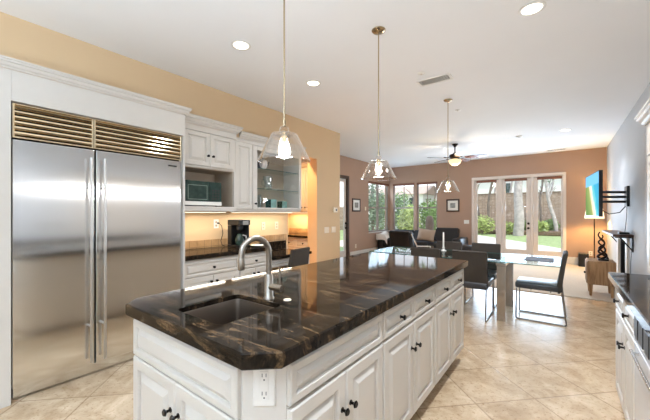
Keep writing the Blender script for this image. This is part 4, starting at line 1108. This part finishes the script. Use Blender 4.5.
# fireplace
t = thing('fireplace', 'white framed fireplace with a black firebox under the shelf', 'fireplace', (RX, 7.7, 0))
b = N(); fx = RX - .032
box(b, fx, RX - .001, 7.14, 7.31, .0, .93, .003); box(b, fx, RX - .001, 8.16, 8.33, .0, .93, .003); box(b, fx, RX - .001, 7.31, 8.16, .87, .93, .003)
obj('surround', b, M['white'], t)
b = N(); box(b, RX + .30, RX + .32, 7.325, 8.145, .125, .855); box(b, RX + .005, RX + .30, 7.325, 7.34, .125, .855); box(b, RX + .005, RX + .30, 8.13, 8.145, .125, .855); box(b, RX + .005, RX + .30, 7.34, 8.13, .84, .855); box(b, RX + .005, RX + .30, 7.34, 8.13, .125, .14)
obj('firebox', b, M['black'], t)
b = N(); box(b, fx - .01, RX - .001, 7.312, 8.158, .013, .118, .003); obj('hearth', b, M['greywall'], t)
# oak cabinet
t = thing('oak_cabinet', 'small weathered oak side cabinet on tapered legs below the television', 'cabinet', (.50, 6.84, 0))
b = N(); box(b, .318, .66, 6.60, 7.06, .20, .575, .004); obj('body', b, M['oak'], t)
for y0 in (6.612, 6.834):
    b = N(); box(b, .303, .317, y0, y0 + .214, .215, .560, .003); d = obj('door', b, M['oak'], t)
    b = N(); yk = y0 + (.19 if y0 < 6.7 else .02); cyl(b, (.302, yk, .36), (.278, yk, .36), .014, 14); obj('knob', b, M['bronze'], d)
for x in (.358, .62):
    for y in (6.65, 7.01):
        b = N(); cyl(b, (x, y, .0125), (x, y, .199), .017, 12, .030); obj('leg', b, M['oak'], t, True)
# sculpture
t = thing('sculpture', 'dark twisted openwork sculpture standing on the oak cabinet', 'sculpture', (.53, 6.82, .575))
b = N(); box(b, .455, .585, 6.74, 6.90, .5755, .605, .004); obj('plinth', b, M['black'], t)
b = N()
for k in range(3):
    ph = 2 * PI * k / 3; pts = []; rs = []
    for i in range(26):
        u = i / 25; a = ph + u * 3.4 * PI; R_ = .055 * (1 - .55 * u) * (1 + .25 * math.sin(9 * u + k))
        pts.append((.520 + R_ * math.cos(a) - .03 * u * u, 6.82 + R_ * math.sin(a), .603 + u * (.44 - .05 * k))); rs.append(.016 * (1 - .6 * u) + .003)
    tube(b, pts, rs, 8)
obj('figure', b, M['bronze'], t, True, 60)
# floor lamp and speaker
t = thing('floor_lamp', 'floor lamp with a thin dark pole and cream shade behind the television', 'lamp', (.60, 9.9, 0))
b = N(); lathe(b, [(.0, .03), (.02, .03), (.13, .015), (.14, .0)], (.60, 9.9, .0125), 28, True); obj('base', b, M['bronze'], t, True)
b = N(); cyl(b, (.60, 9.9, .04), (.60, 9.9, 1.40), .012, 12); obj('pole', b, M['bronze'], t, True)
b = N(); lathe(b, [(.185, 1.225), (.150, 1.50), (.146, 1.50), (.181, 1.225)], (.60, 9.9, 0), 32, False); obj('lamp_shade', b, M['lampshade'], t, True, 50)
b = N(); lathe(b, [(.0, 1.44), (.03, 1.42), (.034, 1.395), (.02, 1.36), (.0, 1.355)], (.60, 9.9, .01), 16, False); obj('bulb', b, M['bulb'], t, True)
lamp('floor_lamp_bulb', 'POINT', (.60, 9.9, 1.33), (0, 0, 0), 46, (1.0, .66, .24), parent=t, shadow_soft_size=.05)
t = thing('subwoofer', 'black box speaker on the carpet by the back wall', 'speaker', (.41, 10.25, 0))
b = N(); box(b, .31, .51, 10.10, 10.40, .0125, .34, .006); obj('cabinet', b, M['black'], t)
b = N(); box(b, .325, .495, 10.093, 10.0995, .03, .325, .002); obj('grille', b, M['gap'], t)
wall_plate('power_outlet', .56, BY - .001, .32, 'white outlet on the orange brown wall above the black speaker', 'outlet', M['white'], nrm=NY)

# ------------------------------------------------------------------ right counter
t = thing('base_cabinet', 'white base cabinet with knobs at the far end of the aisle counter', 'cabinet', (.58, 2.65, 0))
RF = .295
b = N(); box(b, RF + .02, RX - .002, 2.236, 3.065, .10, .862, .002); obj('carcass', b, M['cab'], t)
b = N(); box(b, RF + .09, RX - .002, 2.236, 3.065, 0, .099); obj('toe_kick', b, M['cab'], t)
for y0, k in ((2.622, .030), (2.244, .340)):
    front('drawer', t, (RF + .02, y0 + .372, .690), NY, NX, .372, .150, (.186, .075))
    front('door', t, (RF + .02, y0 + .372, .115), NY, NX, .372, .562, (.372 - k, .42))
o = slab('aisle_countertop', [(.264, -.2), (RX - .002, -.2), (RX - .002, 3.097), (.264, 3.097)], None, .865, .915, M['granite'])
tag(o, 'dark polished counter along the pale wall across the aisle from the island', 'countertop')
t = thing('dishwasher', 'stainless dishwasher with a bar handle under the aisle counter', 'dishwasher', (.58, 2.08, 0))
b = N(); box(b, RF + .02, RX - .01, 1.640, 2.231, .10, .860, .002); obj('body', b, M['gap'], t)
b = N(); box(b, RF - .005, RF + .019, 1.642, 2.229, .11, .690, .003); d = obj('door', b, M['dish'], t)
b = N(); cyl(b, (RF - .028, 1.70, .668), (RF - .028, 2.14, .668), .007, 14)
for y in (1.74, 2.10): cyl(b, (RF - .028, y, .668), (RF - .005, y, .668), .006, 10)
obj('handle', b, M['chrome'], d, True)
b = N(); box(b, RF - .005, RF + .019, 1.642, 2.229, .694, .858, .003); d = obj('control_panel', b, M['dish'], t)
for k in range(4):
    b = N(); y = 2.165 - k * .125; box(b, RF - .009, RF - .0055, y - .042, y + .042, .725, .825, .002); obj('dark_rectangle', b, M['black'], d)  # row of dark rectangles across the panel
b = N(); box(b, RF + .09, RX - .01, 1.645, 2.225, 0, .099); obj('toe_kick', b, M['black'], t)
t = thing('base_cabinet', 'white base cabinet on the aisle counter, beside the dishwasher', 'cabinet', (.58, .8, 0))
b = N(); box(b, RF + .02, RX - .002, -.19, 1.635, .0, .862, .002); obj('carcass', b, M['cab'], t)
for k in range(4):
    y0 = -.185 + k * .455
    front('drawer', t, (RF + .02, y0 + .449, .690), NY, NX, .449, .150, (.2245, .075))
    front('door', t, (RF + .02, y0 + .449, .115), NY, NX, .449, .562, (.41, .42))
t = thing('hutch_cabinet', 'tall white hutch with crown moulding standing on the aisle counter', 'cabinet', (.66, 2.4, .915))
HX = .462
b = N(); box(b, HX + .02, RX - .002, 1.6, 3.08, .9155, 1.955, .002); obj('carcass', b, M['cab'], t)
for k in range(3):
    front('door', t, (HX + .02, 3.065 - k * .488, .935), NY, NX, .480, .80)
b = N(); box(b, HX - .0, HX + .019, 1.6, 3.08, 1.745, 1.955, .002); obj('frieze', b, M['cab'], t)
b = N(); crown(b, [(RX - .003, 3.08), (HX, 3.08), (HX, 1.6)], 1.955, crown_s(.9)); obj('crown_moulding', b, M['cab'], t)

# ------------------------------------------------------------------ garden
M['concrete'] = mat('pale patio concrete', S(214, 200, 186), .85, var=.05, scale=2)
M['lawn'] = mat('lawn green', S(152, 164, 108), .95, var=.3, scale=9, bump=.4, bscale=80)
M['block'] = tile_mat('block garden wall', S(186, 168, 152), S(170, 152, 138), S(140, 126, 114), .22, (PI / 2, 0, 0), (0, 0, 0), .9, .010, False)
M['soil'] = mat('mulch', S(120, 98, 78), .95, var=.3, scale=14)
M['leaf'] = mat('green leaves', S(126, 150, 92), .7, var=.45, scale=3.2)
M['leafl'] = mat('yellow green leaves', S(172, 184, 112), .7, var=.4, scale=3.2)
M['leafd'] = mat('grey green leaves', S(128, 144, 120), .7, var=.4, scale=3.2)
M['bark'] = mat('pale mottled bark', S(176, 166, 160), .85, var=.25, scale=4, bump=.4, bscale=20)
M['barkd'] = mat('grey brown bark', S(126, 112, 100), .85, var=.25, scale=4)
M['stucco'] = mat('white stucco', S(232, 228, 224), .85, var=.03)
M['roof'] = mat('terracotta roof', S(192, 168, 152), .85, var=.15, scale=6)
b = N(); box(b, -40, 40, BY + .36, 60, -.30, -.06); struct(obj('ground_lawn', b, M['lawn']))
b = N(); prism(b, [(-9.0, BY + .37), (3, BY + .37), (3, 11.6), (1.6, 13.2), (-.09, 15.4), (-2.0, 18.4), (-4.35, 21.8), (-6.2, 23.0), (-9.0, 23.0)], -.059, -.03); struct(obj('patio', b, M['concrete']))
b = N(); box(b, -40, LX - .2, -4, BY + .36, -.30, -.06); struct(obj('ground_side', b, M['lawn']))
b = N(); box(b, -6.0, 6.0, 24.0, 26.9, -.059, .22, .05); struct(obj('planting_bed', b, M['soil']))
b = N(); box(b, -6.4, 14, 27.0, 27.2, -.059, 2.85); box(b, -6.4, 14, 26.95, 27.25, 2.85, 2.89)
tag(obj('garden_wall', b, M['block']), 'tan block wall across the back of the garden', 'garden wall')
b = N(); box(b, -14.5, -6.6, 24.6, 24.85, -.059, .70); box(b, -14.52, -6.58, 24.55, 24.90, .70, .78); tag(obj('low_wall', b, M['stucco']), 'low white garden wall seen through the corner windows', 'garden wall')
b = N(); box(b, -15.2, -15.0, 6, 26, -.059, 1.9); tag(obj('side_fence', b, M['block']), 'tan side wall of the garden seen through the far left window', 'garden wall')

def leaves(bm, c, r, n, size, rg, squash=1.0):
    for _ in range(n):
        d = Vector((rg.gauss(0, 1), rg.gauss(0, 1), rg.gauss(0, 1))).normalized() * (rg.random() ** .45)
        p = Vector((c[0] + d.x * r[0], c[1] + d.y * r[1], c[2] + d.z * r[2]))
        u = Vector((rg.gauss(0, 1), rg.gauss(0, 1), rg.gauss(0, 1) * .6)).normalized(); v = u.cross(Vector((rg.gauss(0, 1), rg.gauss(0, 1), rg.gauss(0, 1)))).normalized()
        s = size * rg.uniform(.6, 1.3)
        q = [p - u * s, p - v * s * .42, p + u * s, p + v * s * .42]
        bm.faces.new([bm.verts.new(x) for x in q])
def shrub(x, y, r, h, m, label, n=900, size=.07, base=-.05):
    rg = random.Random(int(abs(x * 91 + y * 37) * 10))
    t = thing('shrub', label, 'shrub', (x, y, base), 0, 'garden shrubs')
    b = N(); leaves(b, (x, y, base + h * .52), (r, r * .8, h * .5), n, size, rg); obj('foliage', b, m, t)
    b = N()
    for k in range(4): tube(b, [(x, y, base), (x + rg.uniform(-.3, .3) * r, y + rg.uniform(-.3, .3) * r, base + h * .45)], [.03, .012], 6)
    obj('stems', b, M['barkd'], t)
def tree(x, y, trunk, crown_, label, bark='bark', leaf='leafd', n=1400, size=.13, branches=5):
    """trunk=(radius, height, lean); crown_=(dx, dz, rx, rz)"""
    rg = random.Random(int(abs(x * 53 + y * 71) * 10))
    t = thing('tree', label, 'tree', (x, y, -.06), 0, 'garden trees')
    r, h, lean = trunk; b = N()
    tube(b, [(x + lean * (i / 8) ** 1.3 + .06 * math.sin(i * 1.3), y, -.06 + h * i / 8) for i in range(9)], [r * (1 - .5 * i / 8) for i in range(9)], 12); obj('trunk', b, M[bark], t, True, 80)
    cx_, cz_, rx, rz = crown_
    for k in range(branches):
        a = rg.uniform(-1, 1); u = rg.uniform(.45, .95); b = N()
        p0 = Vector((x + lean * u ** 1.3, y, h * u)); p1 = p0 + Vector((a * rx * .8, rg.uniform(-.5, .5), rg.uniform(.5, 1.0) * rz)); pm_ = (p0 + p1) / 2 + Vector((0, 0, .15))
        tube(b, [p0, pm_, p1], [r * .38, r * .25, r * .1], 7); obj('branch', b, M[bark], t, True, 80)
    b = N(); leaves(b, (x + lean + cx_, y, cz_), (rx, rx * .8, rz), n, size, rg); obj('crown', b, M[leaf], t)
def at(u, d):
    """garden point seen d metres away in the direction of photo column u"""
    r_ = (u - 325) / 312 * d; c_, s_ = math.cos(YAW), math.sin(YAW)
    return -s_ * d + c_ * r_, c_ * d + s_ * r_
tree(*at(518, 19.6), (.30, 6.2, .15), (0, 7.3, 1.0, .9), 'thick pale trunked tree seen through the middle garden door', 'bark', 'leafd', 500)
tree(*at(487, 22.2), (.11, 5.4, .5), (.2, 6.4, .9, .9), 'slim tree with sparse crown seen through the garden door nearest the sofa', 'barkd', 'leaf', 500, .11, 4)
tree(*at(479, 22.8), (.10, 5.6, -.4), (-.3, 6.8, .8, .8), 'slim leaning tree at the edge of the garden door nearest the sofa', 'barkd', 'leafd', 400, .11, 4)
tree(*at(556, 19.8), (.12, 4.9, -.9), (.6, 4.6, .55, 1.3), 'slender branching tree seen through the door nearest the television', 'bark', 'leafd', 220, .10, 9)
tree(*at(540, 21.8), (.09, 5.2, .2), (0, 6.2, .6, .7), 'thin dark tree against the garden wall by the door knobs', 'barkd', 'leafd', 300, .1, 4)
tree(*at(509, 24.6), (.10, 5.8, .3), (0, 6.9, .6, .6), 'thin pale tree between the thick trunk and the middle door stile', 'bark', 'leafd', 250, .11, 3)
tree(*at(494, 24.4), (.09, 5.8, .2), (0, 6.8, .6, .6), 'thin pale tree rising beside the edge of the first garden door', 'bark', 'leafd', 250, .11, 3)
tree(*at(549, 24.2), (.10, 5.8, .4), (0, 6.9, .6, .6), 'upright pale tree behind the slender branching tree', 'bark', 'leafd', 250, .11, 5)
for i, (u, d, r, h, m, lab, n) in enumerate((
    (482, 20.9, .80, 1.30, 'leafl', 'bright green shrub seen through the garden door nearest the sofa', 900),
    (508, 20.9, .45, .85, 'leafl', 'low yellow green shrub beside the thick pale trunk', 600),
    (526, 20.9, .34, .95, 'leaf', 'green shrub between the thick pale trunk and the thin dark tree', 700),
    (541, 20.0, .48, .95, 'leafl', 'yellow green shrub seen through the door nearest the television', 800),
    (551, 20.8, .50, 1.05, 'leaf', 'green shrub behind the slender branching tree', 800),
    (572, 20.2, .45, 1.0, 'leafl', 'yellow green shrub beyond the far door edge by the television', 800),
    (400, 21.8, .95, 2.9, 'leaf', 'leafy bush seen through the middle corner window', 1500),
    (409, 19.0, .70, 1.9, 'leafl', 'yellow green bush seen through the middle corner window', 1400),
    (430, 20.0, 1.0, 2.3, 'leaf', 'wide green bush seen through the corner window above the sofa', 1500),
    (373, 19.0, .85, 3.3, 'leafd', 'tall grey green bush seen through the far left window', 1300),
    (381, 24.2, .9, 3.0, 'leaf', 'leafy bush by the side wall in the far left window', 1200))):
    x_, y_ = at(u, d); shrub(x_, y_, r, h, M[m], lab, n, .085 if i < 6 else .11)
tree(*at(412, 23.5), (.10, 4.2, .3), (.1, 4.9, .9, .9), 'tree above the yellow green bush beyond the corner windows', 'barkd', 'leaf', 600, .12, 4)
tree(*at(434, 24.0), (.10, 4.6, .2), (.1, 5.2, .9, .9), 'tree behind the wide green bush beyond the corner window', 'barkd', 'leafd', 600, .12, 4)
tree(*at(372, 23.0), (.10, 4.0, .0), (0, 4.4, 1.2, 1.2), 'tall tree beyond the far left window', 'barkd', 'leafd', 900, .12)
# neighbouring houses
def house(x0, x1, y0, z0, zr, wins, label, zw):
    t = thing('neighbor_house', label, 'house', ((x0 + x1) / 2, y0 + 3, -.06))
    b = N(); box(b, x0, x1, y0, y0 + 6, -.05, z0); obj('wall', b, M['stucco'], t)
    b = N(); extrude_poly(b, [(x0 - .5, y0 - .5, z0), (x0 - .5, y0 + 6.5, z0), (x0 - .5, y0 + 3, zr)], (x1 - x0 + 1, 0, 0)); obj('roof', b, M['roof'], t)
    for x in wins:
        b = N(); box(b, x - .6, x + .6, y0 - .05, y0 - .001, zw, zw + 1.3); f = obj('window_frame', b, M['white'], t)
        b = N(); box(b, x - .52, x - .03, y0 - .07, y0 - .051, zw + .08, zw + 1.22); box(b, x + .03, x + .52, y0 - .07, y0 - .051, zw + .08, zw + 1.22); obj('window_pane', b, M['mwglass'], f)
house(-12.5, 3.0, 39, 5.4, 7.6, (-5.0,), 'white neighbouring house beyond the garden wall, seen through the middle door', 3.4)
house(-25, -14.5, 40, 3.9, 5.2, (-23, -20.5, -18, -15.8), 'white house with a tiled roof seen through the corner windows', 2.2)
t = thing('garden_urn', 'tall grey stone urn outside the corner window above the sofa', 'urn', (-3.95, 11.6, -.03))
b = N(); box(b, -4.15, -3.75, 11.4, 11.8, -.029, .62, .02); obj('pedestal', b, M['bark'], t)
b = N(); lathe(b, [(.0, .62), (.10, .62), (.14, .75), (.155, .95), (.13, 1.15), (.09, 1.24), (.0, 1.27)], (-3.95, 11.6, 0), 24, False); obj('body', b, M['barkd'], t, True)
